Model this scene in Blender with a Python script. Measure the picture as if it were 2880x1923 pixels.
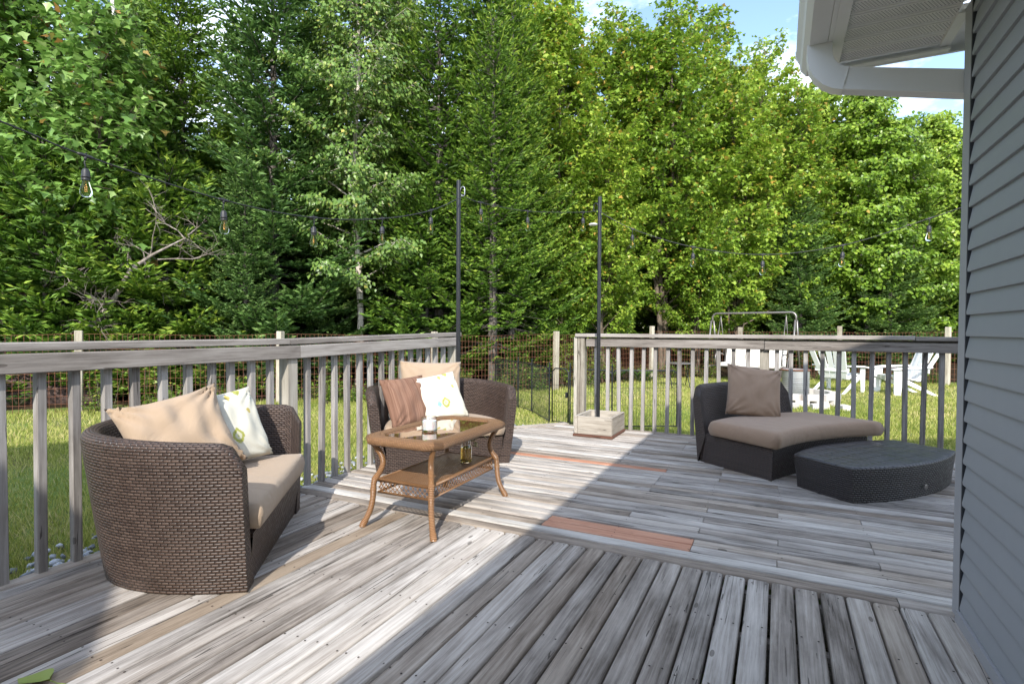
import bpy, bmesh, math, random
import numpy as np
from math import sin, cos, pi, sqrt, radians, floor
from mathutils import Matrix, Vector
random.seed(7)
rng = np.random.default_rng(7)
S = bpy.context.scene
for o in list(bpy.data.objects): bpy.data.objects.remove(o)
COL = S.collection
# ------------------------------------------------------------------ camera
YAW, PITCH, ROLL = -.45945, -.0218, .0047
cam = bpy.data.objects.new('camera', bpy.data.cameras.new('camera')); COL.objects.link(cam)
fw = Vector((sin(YAW)*cos(PITCH), cos(YAW)*cos(PITCH), sin(PITCH)))
rt0 = Vector((cos(YAW), -sin(YAW), 0)); up0 = rt0.cross(fw)
rt = rt0*cos(ROLL)+up0*sin(ROLL); up = up0*cos(ROLL)-rt0*sin(ROLL)
cam.matrix_world = Matrix(((rt.x, up.x, -fw.x, 0), (rt.y, up.y, -fw.y, 0), (rt.z, up.z, -fw.z, 1.12), (0, 0, 0, 1)))
cam.data.sensor_width = 36; cam.data.lens = 1515.3*36/2880; cam.data.clip_start = .05; cam.data.clip_end = 2000
S.camera = cam
# ------------------------------------------------------------------ light
EL = radians(35.5); SH = Vector((-.365, .931))               # shadows run this way over the ground
sun = bpy.data.objects.new('sun', bpy.data.lights.new('sun', 'SUN')); COL.objects.link(sun)
sun.data.energy = 2.5; sun.data.angle = radians(.6); sun.data.color = (1, .955, .88)
sd = Vector((SH.x*cos(EL), SH.y*cos(EL), -sin(EL)))
sun.rotation_euler = sd.to_track_quat('-Z', 'Y').to_euler(); sun.location = (3, -6, 9)
W = bpy.data.worlds.new('World'); S.world = W; W.use_nodes = True
nt = W.node_tree; nt.nodes.clear()
wo = nt.nodes.new('ShaderNodeOutputWorld'); bg = nt.nodes.new('ShaderNodeBackground')
sky = nt.nodes.new('ShaderNodeTexSky'); sky.sky_type = 'NISHITA'; sky.sun_disc = False
sky.sun_elevation = EL; sky.sun_rotation = math.atan2(-SH.x, -SH.y); sky.altitude = 50; sky.air_density = 1.0; sky.dust_density = .6
tc = nt.nodes.new('ShaderNodeTexCoord'); mp = nt.nodes.new('ShaderNodeMapping'); mp.inputs['Scale'].default_value = (1.6, 1.6, 4.5)
nz = nt.nodes.new('ShaderNodeTexNoise'); nz.inputs['Scale'].default_value = 2.2; nz.inputs['Detail'].default_value = 7; nz.inputs['Roughness'].default_value = .6
cr = nt.nodes.new('ShaderNodeValToRGB'); cr.color_ramp.elements[0].position = .44; cr.color_ramp.elements[1].position = .68
cr.color_ramp.elements[1].color = (.8, .8, .8, 1)
mx = nt.nodes.new('ShaderNodeMix'); mx.data_type = 'RGBA'; mx.inputs[7].default_value = (8.6, 8.9, 9.4, 1)
L = nt.links.new
L(tc.outputs['Generated'], mp.inputs[0]); L(mp.outputs[0], nz.inputs['Vector']); L(nz.outputs['Fac'], cr.inputs[0])
L(cr.outputs[0], mx.inputs[0]); L(sky.outputs[0], mx.inputs[6]); L(mx.outputs[2], bg.inputs[0]); L(bg.outputs[0], wo.inputs[0])
bg.inputs[1].default_value = .15
S.view_settings.view_transform = 'Standard'; S.view_settings.look = 'None'; S.view_settings.gamma = 1
S.view_settings.use_curve_mapping = False; S.view_settings.exposure = 1.4
S.cycles.max_bounces = 8; S.cycles.transparent_max_bounces = 8

# ------------------------------------------------------------------ helpers
def link(o, parent=None):
    COL.objects.link(o)
    if parent is not None: o.parent = parent
    return o
def tag(o, label=None, cat=None, group=None, kind=None):
    if label: o['label'] = label
    if cat: o['category'] = cat
    if group: o['group'] = group
    if kind: o['kind'] = kind
    return o
def thing(name, label, cat, loc=(0, 0, 0), rz=0, group=None):
    o = bpy.data.objects.new(name, None); link(o); o.location = loc; o.rotation_euler = (0, 0, rz); o.empty_display_size = .1
    return tag(o, label, cat, group)
def copy_tree(o, parent=None):
    c = o.copy(); link(c); c.parent = parent
    for ch in o.children: copy_tree(ch, c)
    return c
class MB:
    def __init__(s): s.v = []; s.f = []; s.uv = []
    def add(s, v, f, uv=None):
        b = len(s.v); s.v += [tuple(p) for p in v]; s.f += [tuple(b+i for i in q) for q in f]
        s.uv += (uv if uv is not None else [(0, 0)]*len(v)); return s
    def box(s, x0, x1, y0, y1, z0, z1):
        return s.add([(x0, y0, z0), (x1, y0, z0), (x1, y1, z0), (x0, y1, z0), (x0, y0, z1), (x1, y0, z1), (x1, y1, z1), (x0, y1, z1)],
                     [(0, 3, 2, 1), (4, 5, 6, 7), (0, 1, 5, 4), (1, 2, 6, 5), (2, 3, 7, 6), (3, 0, 4, 7)])
    def bbox(s, x0, x1, y0, y1, z0, z1, b=.004):              # box with chamfered edges
        c = Vector(((x0+x1)/2, (y0+y1)/2, (z0+z1)/2)); bm = bmesh.new(); bmesh.ops.create_cube(bm, size=1)
        for q in bm.verts: q.co = Vector((q.co.x*(x1-x0), q.co.y*(y1-y0), q.co.z*(z1-z0)))+c
        bmesh.ops.bevel(bm, geom=bm.edges[:], offset=b, segments=1, affect='EDGES')
        bm.verts.index_update(); s.add([q.co for q in bm.verts], [[q.index for q in f.verts] for f in bm.faces]); bm.free(); return s
    def tube(s, path, r, n=8, caps=True, closed=False):
        P = [Vector(p) for p in path]; m = len(P); rr = r if isinstance(r, (list, tuple)) else [r]*m
        N = None; rings = []
        for i in range(m):
            if closed: t = P[(i+1) % m]-P[i-1]
            else: t = P[min(i+1, m-1)]-P[max(i-1, 0)]
            t.normalize()
            if N is None:
                N = t.orthogonal().normalized()
            N = (N-t*N.dot(t)).normalized(); B = t.cross(N)
            rings.append([P[i]+(N*cos(2*pi*k/n)+B*sin(2*pi*k/n))*rr[i] for k in range(n)])
        v = [p for q in rings for p in q]; f = []; uv = []; d = 0
        for i in range(m):
            if i: d += (P[i]-P[i-1]).length
            uv += [(k/n*2*pi*rr[i], d) for k in range(n)]
        for i in range(m if closed else m-1):
            j = (i+1) % m
            for k in range(n): f.append((i*n+k, i*n+(k+1) % n, j*n+(k+1) % n, j*n+k))
        if caps and not closed: f += [tuple(range(n-1, -1, -1)), tuple((m-1)*n+k for k in range(n))]
        return s.add(v, f, uv)
    def bar(s, a, b, w, h=None):                              # square bar between two points
        a, b = Vector(a), Vector(b); h = h or w; t = (b-a).normalized()
        X = t.cross(Vector((0, 0, 1)));  X = Vector((1, 0, 0)) if X.length < .01 else X.normalized(); Y = X.cross(t)
        v = [p+X*w/2*i+Y*h/2*j for p in (a, b) for i, j in ((-1, -1), (1, -1), (1, 1), (-1, 1))]
        return s.add(v, [(3, 2, 1, 0), (4, 5, 6, 7), (0, 1, 5, 4), (1, 2, 6, 5), (2, 3, 7, 6), (3, 0, 4, 7)])
    def lathe(s, prof, n=20, c=(0, 0, 0), close=False):
        v = []; f = []; m = len(prof)
        for r, z in prof:
            v += [(c[0]+r*cos(2*pi*k/n), c[1]+r*sin(2*pi*k/n), c[2]+z) for k in range(n)]
        for i in range(m-1 if not close else m):
            j = (i+1) % m
            for k in range(n): f.append((i*n+k, i*n+(k+1) % n, j*n+(k+1) % n, j*n+k))
        if not close: f += [tuple(range(n-1, -1, -1)), tuple((m-1)*n+k for k in range(n))]
        return s.add(v, f)
    def prism(s, prof, a, b, axis='x'):                       # 2-D profile (p, q) swept from a to b along an axis
        n = len(prof); mk = {'x': lambda t, p, q: (t, p, q), 'y': lambda t, p, q: (p, t, q), 'z': lambda t, p, q: (p, q, t)}[axis]
        v = [mk(t, p, q) for t in (a, b) for p, q in prof]
        return s.add(v, [(k, (k+1) % n, n+(k+1) % n, n+k) for k in range(n)]+[tuple(range(n-1, -1, -1)), tuple(range(n, 2*n))])
    def mesh(s, name, mat, smooth=False, uv=False):
        me = bpy.data.meshes.new(name); me.from_pydata(s.v, [], s.f); me.materials.append(mat)
        if uv:
            l = me.uv_layers.new(name='UVMap'); idx = np.empty(len(me.loops), 'i'); me.loops.foreach_get('vertex_index', idx)
            l.data.foreach_set('uv', np.array(s.uv, 'f')[idx].ravel())
        bm = bmesh.new(); bm.from_mesh(me); bmesh.ops.recalc_face_normals(bm, faces=bm.faces[:]); bm.to_mesh(me); bm.free()
        if smooth:
            me.polygons.foreach_set('use_smooth', [True]*len(me.polygons))
            if smooth is not True: me.set_sharp_from_angle(angle=radians(smooth))
        me.update(); return me
    def obj(s, name, mat, parent=None, smooth=False, uv=False):
        return link(bpy.data.objects.new(name, s.mesh(name, mat, smooth, uv)), parent)
def place(name, me, parent=None, loc=(0, 0, 0), rot=(0, 0, 0), sc=None):
    o = bpy.data.objects.new(name, me); link(o, parent); o.location = loc; o.rotation_euler = rot
    if sc: o.scale = sc if isinstance(sc, (tuple, list)) else (sc,)*3
    return o
def np_mesh(name, verts, faces, mat, attr=None, smooth=False):   # big meshes: verts (n,3), faces (m,k) all the same size
    me = bpy.data.meshes.new(name); nv = len(verts); m, k = faces.shape
    me.vertices.add(nv); me.vertices.foreach_set('co', np.ascontiguousarray(verts, 'f').ravel())
    me.loops.add(m*k); me.loops.foreach_set('vertex_index', np.ascontiguousarray(faces, 'i').ravel())
    me.polygons.add(m); me.polygons.foreach_set('loop_start', np.arange(0, m*k, k, dtype='i'))
    for nm, a in (attr or {}).items():
        at = me.attributes.new(nm, 'FLOAT', 'POINT'); at.data.foreach_set('value', np.ascontiguousarray(a, 'f'))
    me.materials.append(mat); me.update(calc_edges=True); me.validate()
    if smooth: me.polygons.foreach_set('use_smooth', [True]*m)
    return me

# ------------------------------------------------------------------ materials
class M:
    def __init__(s, name):
        s.m = bpy.data.materials.new(name); s.m.use_nodes = True; s.t = s.m.node_tree; s.n = s.t.nodes
        s.b = s.n['Principled BSDF']; s.out = s.n['Material Output']
    def new(s, typ, **k):
        q = s.n.new('ShaderNode'+typ)
        for a, v in k.items(): setattr(q, a, v)
        return q
    def put(s, sock, v):
        if hasattr(v, 'links') or isinstance(v, bpy.types.NodeSocket): s.t.links.new(v, sock)
        elif v is not None: sock.default_value = v
    def math(s, op, a, b=None, c=None, clamp=False):
        q = s.new('Math', operation=op, use_clamp=clamp); s.put(q.inputs[0], a)
        if b is not None: s.put(q.inputs[1], b)
        if c is not None: s.put(q.inputs[2], c)
        return q.outputs[0]
    def coord(s, which='Object'): return s.new('TexCoord').outputs[which]
    def mapv(s, v, scale=(1, 1, 1), loc=(0, 0, 0)):
        q = s.new('Mapping'); s.put(q.inputs[0], v); s.put(q.inputs['Scale'], scale); s.put(q.inputs['Location'], loc); return q.outputs[0]
    def noise(s, v, scale=5, detail=5, rough=.55, dist=0, out='Fac'):
        q = s.new('TexNoise'); s.put(q.inputs['Vector'], v); s.put(q.inputs['Scale'], scale); s.put(q.inputs['Detail'], detail)
        s.put(q.inputs['Roughness'], rough); s.put(q.inputs['Distortion'], dist); return q.outputs[out]
    def ramp(s, f, *st, interp='LINEAR'):
        q = s.new('ValToRGB'); s.put(q.inputs[0], f); e = q.color_ramp.elements; q.color_ramp.interpolation = interp
        while len(e) < len(st): e.new(.5)
        for i, (p, c) in enumerate(st):
            e[i].position = p; e[i].color = (*c, 1) if isinstance(c, (tuple, list)) else (c, c, c, 1)
        return q.outputs[0]
    def mix(s, f, a, b, blend='MIX'):
        q = s.new('Mix', data_type='RGBA', blend_type=blend); s.put(q.inputs[0], f)
        for i, v in ((6, a), (7, b)): s.put(q.inputs[i], (*v, 1) if isinstance(v, tuple) and len(v) == 3 else v)
        return q.outputs[2]
    def attr(s, nm): return s.new('Attribute', attribute_name=nm).outputs['Fac']
    def rnd(s): return s.new('ObjectInfo').outputs['Random']
    def bump(s, h, strength=.4, dist=.01):
        q = s.new('Bump'); s.put(q.inputs['Height'], h); s.put(q.inputs['Strength'], strength); s.put(q.inputs['Distance'], dist)
        s.put(s.b.inputs['Normal'], q.outputs[0]); return q
    def set(s, col=None, rough=None, metal=None, spec=None, **k):
        if col is not None: s.put(s.b.inputs['Base Color'], (*col, 1) if isinstance(col, tuple) and len(col) == 3 else col)
        if rough is not None: s.put(s.b.inputs['Roughness'], rough)
        if metal is not None: s.put(s.b.inputs['Metallic'], metal)
        if spec is not None: s.put(s.b.inputs['Specular IOR Level'], spec)
        for a, v in k.items(): s.put(s.b.inputs[a.replace('_', ' ')], v)
        return s.m
def plain(name, col, rough=.6, metal=0, nscale=20, amt=.18, bump=0, spec=.5):
    q = M(name); v = q.coord(); n = q.noise(v, nscale, 6, .6); n2 = q.noise(v, nscale*.17, 3)
    c = q.mix(q.math('ADD', q.math('MULTIPLY', n, .5), q.math('MULTIPLY', n2, .5)), tuple(x*(1-amt*1.6) for x in col), tuple(min(1, x*(1+amt*1.6)) for x in col))
    if bump: q.bump(n, bump, .01)
    return q.set(c, rough, metal, spec)
def wood(name, axis, dark, mid, light, bleach=.5, rough=.85, cracks=.75, bump=.5, sc=1.0, stain=.5, vary=.17):
    q = M(name); v = q.coord(); r = q.rnd()
    off = q.new('CombineXYZ'); q.put(off.inputs[0], q.math('MULTIPLY', r, 91.7)); q.put(off.inputs[1], q.math('MULTIPLY', r, 37.3)); q.put(off.inputs[2], q.math('MULTIPLY', r, 53.1))
    va = q.new('VectorMath', operation='ADD'); q.put(va.inputs[0], v); q.put(va.inputs[1], off.outputs[0]); v = va.outputs[0]
    def st(a, b): return {'x': (a*sc, b*sc, b*sc), 'y': (b*sc, a*sc, b*sc), 'z': (b*sc, b*sc, a*sc)}[axis]
    fine = q.noise(q.mapv(v, st(3.2, 95)), 1, 7, .7)
    med = q.noise(q.mapv(v, st(2.2, 26)), 1, 5, .6, .5)
    broad = q.noise(q.mapv(v, st(2.4, 7)), 1, 5, .6)
    ringn = q.noise(q.mapv(v, st(.55, 8)), 1, 2, .5, .6)
    ring = q.math('PINGPONG', q.math('MULTIPLY', ringn, 17), 1)
    k = q.math('ADD', q.math('ADD', q.math('MULTIPLY', fine, .46), q.math('MULTIPLY', med, .34)), q.math('ADD', q.math('MULTIPLY', broad, .22), q.math('MULTIPLY', ring, .07)))
    k = q.math('ADD', k, q.math('MULTIPLY', q.math('SUBTRACT', r, .5), vary))
    col = q.ramp(k, (.36, dark), (.52, mid), (.70, light))
    # grey weathering patches and brown stains
    pat = q.ramp(q.noise(q.mapv(v, st(1.6, 3.2)), 1, 6, .65), (.42, 0.), (.66, 1.))
    col = q.mix(q.math('MULTIPLY', pat, stain), col, q.mix(.5, col, tuple(min(1, x*1.5) for x in light)))
    # knots
    vo = q.new('TexVoronoi'); q.put(vo.inputs['Vector'], q.mapv(v, st(2.6, 7.5))); q.put(vo.inputs['Scale'], 1)
    sep = q.new('SeparateColor'); q.put(sep.inputs[0], vo.outputs['Color'])
    kn = q.math('MULTIPLY', q.math('LESS_THAN', vo.outputs['Distance'], .06), q.math('GREATER_THAN', sep.outputs[0], .5))
    col = q.mix(q.math('MULTIPLY', kn, .65), col, tuple(x*.75 for x in dark))
    # drying cracks
    cn = q.noise(q.mapv(v, st(.55, 26)), 1, 2, .5, .1)
    cl = q.math('LESS_THAN', q.math('ABSOLUTE', q.math('SUBTRACT', cn, .5)), .0065)
    cm = q.math('GREATER_THAN', q.noise(q.mapv(v, st(1.3, 6)), 1, 2), .53)
    ck = q.math('MULTIPLY', cl, cm)
    col = q.mix(q.math('MULTIPLY', ck, cracks), col, tuple(x*.35 for x in dark))
    h = q.math('SUBTRACT', q.math('ADD', q.math('MULTIPLY', fine, .55), q.math('MULTIPLY', med, .4)), q.math('MULTIPLY', ck, 1.2))
    q.bump(h, bump, .004)
    return q.set(col, rough, spec=.25)
def wicker(name, dark, mid, light, pu=.026, pv=.0105, rough=.36, diag=0.0):
    q = M(name); uv = q.coord('UV'); sp = q.new('SeparateXYZ'); q.put(sp.inputs[0], uv)
    u = q.math('DIVIDE', q.math('ADD', sp.outputs[0], q.math('MULTIPLY', sp.outputs[1], diag)), pu); vv = q.math('DIVIDE', sp.outputs[1], pv)
    row = q.math('FLOOR', vv); par = q.math('MODULO', q.math('ADD', row, 1000), 2)
    us = q.math('ADD', u, q.math('MULTIPLY', par, .5)); cu = q.math('FLOOR', us)
    fx = q.math('SUBTRACT', q.math('MULTIPLY', q.math('FRACT', us), 2), 1); fy = q.math('SUBTRACT', q.math('MULTIPLY', q.math('FRACT', vv), 2), 1)
    hx = q.math('SUBTRACT', 1, q.math('POWER', q.math('ABSOLUTE', fx), 4)); hy = q.math('SUBTRACT', 1, q.math('POWER', q.math('ABSOLUTE', fy), 2.6))
    h = q.math('MULTIPLY', hx, hy)
    cv = q.new('CombineXYZ'); q.put(cv.inputs[0], cu); q.put(cv.inputs[1], row)
    wn = q.new('TexWhiteNoise', noise_dimensions='2D'); q.put(wn.inputs['Vector'], cv.outputs[0])
    big = q.noise(q.mapv(q.coord(), (1, 1, 3)), 3.0, 4)
    streak = q.new('TexWhiteNoise', noise_dimensions='1D'); q.put(streak.inputs['W'], row)
    t = q.math('ADD', q.math('MULTIPLY', wn.outputs['Value'], .45), q.math('ADD', q.math('MULTIPLY', streak.outputs['Value'], .3), q.math('MULTIPLY', big, .35)))
    col = q.mix(t, mid, light); col = q.mix(q.ramp(h, (.05, 0.), (.45, 1.)), dark, col)
    q.bump(h, 1.0, .004)
    return q.set(col, q.math('ADD', rough, q.math('MULTIPLY', wn.outputs['Value'], .2)), spec=.45)
def fabric(name, col, amt=.1, wr=.35, rough=.95):
    q = M(name); v = q.coord(); th = q.noise(v, 420, 2, .6); b = q.noise(v, 7, 5, .6); w = q.noise(q.mapv(v, (1, 1, 1)), 5.5, 3, .5, 1.2)
    c = q.mix(q.math('ADD', q.math('MULTIPLY', th, .5), q.math('MULTIPLY', b, .5)), tuple(x*(1-amt) for x in col), tuple(x*(1+amt) for x in col))
    q.bump(q.math('ADD', q.math('MULTIPLY', th, .05), q.math('MULTIPLY', w, 1.0)), wr, .03)
    return q.set(c, rough, spec=.1, Sheen_Weight=.15)
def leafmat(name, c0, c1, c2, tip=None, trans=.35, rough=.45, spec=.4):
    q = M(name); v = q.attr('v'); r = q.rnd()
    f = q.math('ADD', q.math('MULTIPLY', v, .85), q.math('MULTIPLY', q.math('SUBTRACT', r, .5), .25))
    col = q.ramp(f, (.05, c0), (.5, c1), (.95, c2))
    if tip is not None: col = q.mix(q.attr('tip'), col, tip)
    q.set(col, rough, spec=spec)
    if trans:
        tr = q.new('BsdfTranslucent'); q.put(tr.inputs[0], q.mix(.35, col, (.5, .6, .05), 'MULTIPLY') if False else col)
        ms = q.new('MixShader'); ms.inputs[0].default_value = trans
        q.t.links.new(q.b.outputs[0], ms.inputs[1]); q.t.links.new(tr.outputs[0], ms.inputs[2]); q.t.links.new(ms.outputs[0], q.out.inputs[0])
    return q.m
def bark(name, c0, c1, sc=(6, 6, 2), marks=None):
    q = M(name); v = q.coord(); n = q.noise(q.mapv(v, sc), 3, 7, .65); col = q.ramp(n, (.3, c0), (.7, c1))
    if marks:
        k = q.math('GREATER_THAN', q.noise(q.mapv(v, (3, 3, 22)), 1.2, 3, .5), .62); col = q.mix(k, col, marks)
    q.bump(n, .6, .02); return q.set(col, .9, spec=.2)
def glass(name, col=(1, 1, 1), rough=.02, ior=1.45, alpha=None):
    q = M(name); q.set(col, rough, Transmission_Weight=1.0, IOR=ior); return q.m

WN = [wood('deck_wood_a', 'x', (.075, .06, .048), (.255, .222, .192), (.48, .44, .395)),
      wood('deck_wood_b', 'x', (.065, .05, .038), (.215, .175, .14), (.41, .36, .305)),
      wood('deck_wood_c', 'x', (.085, .072, .06), (.28, .252, .225), (.53, .495, .455))]
W_BROWN = wood('tan_deck_wood', 'x', (.11, .078, .052), (.235, .18, .13), (.34, .285, .22), stain=.3)
W_PALE = wood('pale_border_wood', 'x', (.2, .18, .16), (.40, .375, .34), (.58, .555, .52))
W_ORANGE = wood('new_cedar', 'x', (.20, .085, .05), (.42, .20, .125), (.54, .31, .21), cracks=.3, stain=.25, rough=.7, vary=.12)
W_RAILX = wood('rail_wood_x', 'x', (.10, .083, .07), (.215, .19, .168), (.36, .33, .30), stain=.35)
W_RAILZ = wood('baluster_wood', 'z', (.09, .078, .068), (.225, .205, .187), (.37, .35, .33), stain=.35, bump=.35)
W_POSTZ = wood('post_wood', 'z', (.12, .10, .075), (.27, .245, .20), (.42, .39, .335), stain=.4, bump=.35)
W_PLANT = wood('planter_wood', 'x', (.13, .105, .08), (.285, .25, .205), (.43, .39, .335), stain=.3)
W_RED = wood('red_brown_board', 'x', (.05, .022, .014), (.13, .06, .04), (.2, .11, .08), stain=.1)
W_FENCE = wood('fence_post_wood', 'z', (.12, .1, .07), (.30, .26, .20), (.48, .44, .36))
WK_BROWN = wicker('brown_wicker', (.005, .0035, .003), (.034, .021, .016), (.090, .058, .043), .032, .0135)
WK_DARK = wicker('dark_wicker', (.004, .003, .003), (.032, .022, .018), (.080, .057, .048), .032, .0145, .36, .35)
WK_BLACK = wicker('black_wicker', (.002, .002, .002), (.018, .013, .012), (.045, .035, .032), .032, .0145, .32, .35)
WK_TABLE = wicker('honey_wicker', (.05, .02, .008), (.20, .095, .04), (.34, .19, .09), .016, .007, .35)
WK_RIB = wicker('ribbed_black_wicker', (.003, .003, .004), (.020, .020, .023), (.042, .042, .05), .2, .034, .28)
F_TAN = fabric('tan_canvas', (.35, .262, .185)); F_TAUPE = fabric('taupe_canvas', (.31, .215, .15)); F_DARK = fabric('dark_lining', (.10, .07, .055))
METAL_BLACK = plain('black_metal', (.018, .019, .022), .38, .2, 60, .3, .1)
METAL_GREY = plain('bronze_grey_metal', (.22, .20, .19), .4, .6, 40, .2)
METAL_ZINC = plain('zinc_metal', (.35, .36, .38), .38, .85, 30, .2)
RUSTY = plain('rusty_wire', (.22, .09, .05), .7, .3, 30, .4)
PLASTIC_W = plain('white_plastic', (.8, .8, .79), .4, 0, 8, .03)
CREAM = plain('cream_sling', (.74, .70, .63), .8, 0, 60, .06)
RUBBER = plain('black_rubber', (.015, .015, .016), .5, 0, 60, .2)
SIDING = plain('blue_grey_vinyl', (.27, .283, .30), .5, 0, 90, .03, .03)
TRIM = plain('grey_vinyl_trim', (.31, .312, .325), .5, 0, 90, .03)
SIDE_DK = plain('dark_channel', (.02, .022, .026), .7)
ALU = plain('dirty_white_aluminium', (.70, .69, .67), .5, 0, 5, .07)
SHINGLE = plain('roof_shingle', (.06, .058, .056), .95, 0, 40, .4, .5)
def soffit_mat():
    q = M('perforated_soffit'); v = q.coord(); sp = q.new('SeparateXYZ'); q.put(sp.inputs[0], v)
    a = q.math('DIVIDE', sp.outputs[0], .0115); b = q.math('DIVIDE', sp.outputs[1], .0105)
    a = q.math('ADD', a, q.math('MULTIPLY', q.math('MODULO', q.math('FLOOR', q.math('ADD', b, 500)), 2), .5))
    fx = q.math('SUBTRACT', q.math('FRACT', a), .5); fy = q.math('SUBTRACT', q.math('FRACT', b), .5)
    d = q.math('SQRT', q.math('ADD', q.math('MULTIPLY', fx, fx), q.math('MULTIPLY', fy, fy)))
    k = q.math('MULTIPLY', q.math('LESS_THAN', d, .24), q.math('LESS_THAN', q.math('ABSOLUTE', sp.outputs[1]), .034))
    n = q.noise(v, 9, 4); c = q.mix(n, (.64, .62, .59), (.74, .72, .70)); c = q.mix(k, c, (.03, .03, .03))
    return q.set(c, .55)
SOFFIT = soffit_mat()

# ================================================================== GROUND
GZ = -.30
def ground_mat():
    q = M('lawn_soil'); v = q.coord(); a = q.noise(v, .55, 5, .6); b = q.noise(v, 6, 6, .65); c = q.noise(v, 45, 3, .7)
    f = q.math('ADD', q.math('MULTIPLY', a, .5), q.math('ADD', q.math('MULTIPLY', b, .3), q.math('MULTIPLY', c, .25)))
    col = q.ramp(f, (.36, (.13, .09, .05)), (.47, (.15, .16, .05)), (.58, (.13, .19, .045)), (.7, (.28, .25, .10)))
    q.bump(q.math('ADD', b, c), .6, .03); return q.set(col, .95, spec=.1)
def forest_mat():
    q = M('forest_floor'); v = q.coord(); a = q.noise(v, 2.5, 7, .7); col = q.ramp(a, (.35, (.012, .009, .006)), (.6, (.05, .035, .02)), (.75, (.09, .06, .035)))
    q.bump(a, .8, .08); return q.set(col, 1, spec=.05)
n = 60; gx = np.concatenate([[-400, -150, -60], np.linspace(-30, 30, 41), [60, 150, 400]])
me = bpy.data.meshes.new('ground'); V = [(x, y+6, GZ+.02*sin(x*1.3)*cos(y*.9)) for y in gx for x in gx]; k = len(gx)
me.from_pydata(V, [], [(j*k+i, j*k+i+1, (j+1)*k+i+1, (j+1)*k+i) for j in range(k-1) for i in range(k-1)])
me.materials.append(ground_mat()); tag(link(bpy.data.objects.new('ground', me)), 'patchy green and straw coloured lawn around the deck', 'ground', kind='structure')
FENCE = [(-15.2, -1.2), (-12.9, 1.8), (-10.54, 4.87), (-8.55, 7.26), (-6.6, 9.6), (-4.71, 11.85), (-3.34, 16.0), (-1.02, 17.4), (1.56, 17.8), (4.04, 18.0), (6.6, 18.2), (9.2, 18.4)]
# the forest floor lies beyond the fence, a little higher than the lawn
ff = [(x-.25, y+.3) for x, y in FENCE]; far = [(x*4-30 if i < 6 else x*6, y*1+130) for i, (x, y) in enumerate(FENCE)]
far = [(-140+i*25, 150) for i in range(len(ff))]
mb = MB(); nn = len(ff); rows = []
for j in range(14):
    t = (j/13)**2.2; rows.append([(a[0]*(1-t)+b[0]*t, a[1]*(1-t)+b[1]*t, GZ-.03+.06*min(1, j)+.35*min(1, t*12)+.08*random.uniform(-1, 1)*min(1, j)) for a, b in zip(ff, far)])
mb.add([p for r_ in rows for p in r_], [(j*nn+i, j*nn+i+1, (j+1)*nn+i+1, (j+1)*nn+i) for j in range(13) for i in range(nn-1)])
tag(mb.obj('forest_floor', forest_mat(), None, True), 'dark leaf littered forest floor behind the wire fence', 'ground', kind='structure')

# ================================================================== DECK
PW, PP, TH = .0855, .0949, .038
deck = tag(bpy.data.objects.new('deck', None), 'weathered grey timber deck', 'deck', kind='structure'); link(deck)
def plank_mesh(length, mat, name='plank'):
    w, b = PW/2, .009
    prof = [(-w, -TH), (w, -TH), (w, -b), (w-b*.35, -b*.3), (w-b*1.2, 0), (-w+b*1.2, 0), (-w+b*.35, -b*.3), (-w, -b)]
    return MB().prism(prof, 0, length, 'x').mesh(name, mat, 50)
NEAR0, NEAR1 = -2.35, 2.655
near_me = [plank_mesh(NEAR1-NEAR0-.006, m) for m in WN]; near_tan = plank_mesh(NEAR1-NEAR0-.006, W_BROWN)
x = .640-PW/2; i = 0
nail = MB()
def add_nail(x, y):
    r = .0042; nail.add([(x+r*cos(a*pi/3), y+r*sin(a*pi/3), .0012) for a in range(6)], [tuple(range(6))])
while x > -3.05:
    tan = i == 28
    m = near_tan if tan else random.choices(near_me, [5, 3 if x > -1.9 else 6, 4])[0]
    o = place('plank', m, deck, (x+random.uniform(-.0015, .0015), NEAR0, random.uniform(-.0018, .0018)), (random.uniform(-.012, .012), 0, pi/2+random.uniform(-.0004, .0004)))
    if tan: o['label'] = 'tan brown plank among the grey planks in front of the left loveseat'
    for yy in (2.62, 2.22, 1.80, 1.40, 1.0, .6):
        for s in (-.026, .026):
            if random.random() < .93: add_nail(x+s+random.uniform(-.006, .006), yy+random.uniform(-.012, .012))
    x -= PP; i += 1
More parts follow.
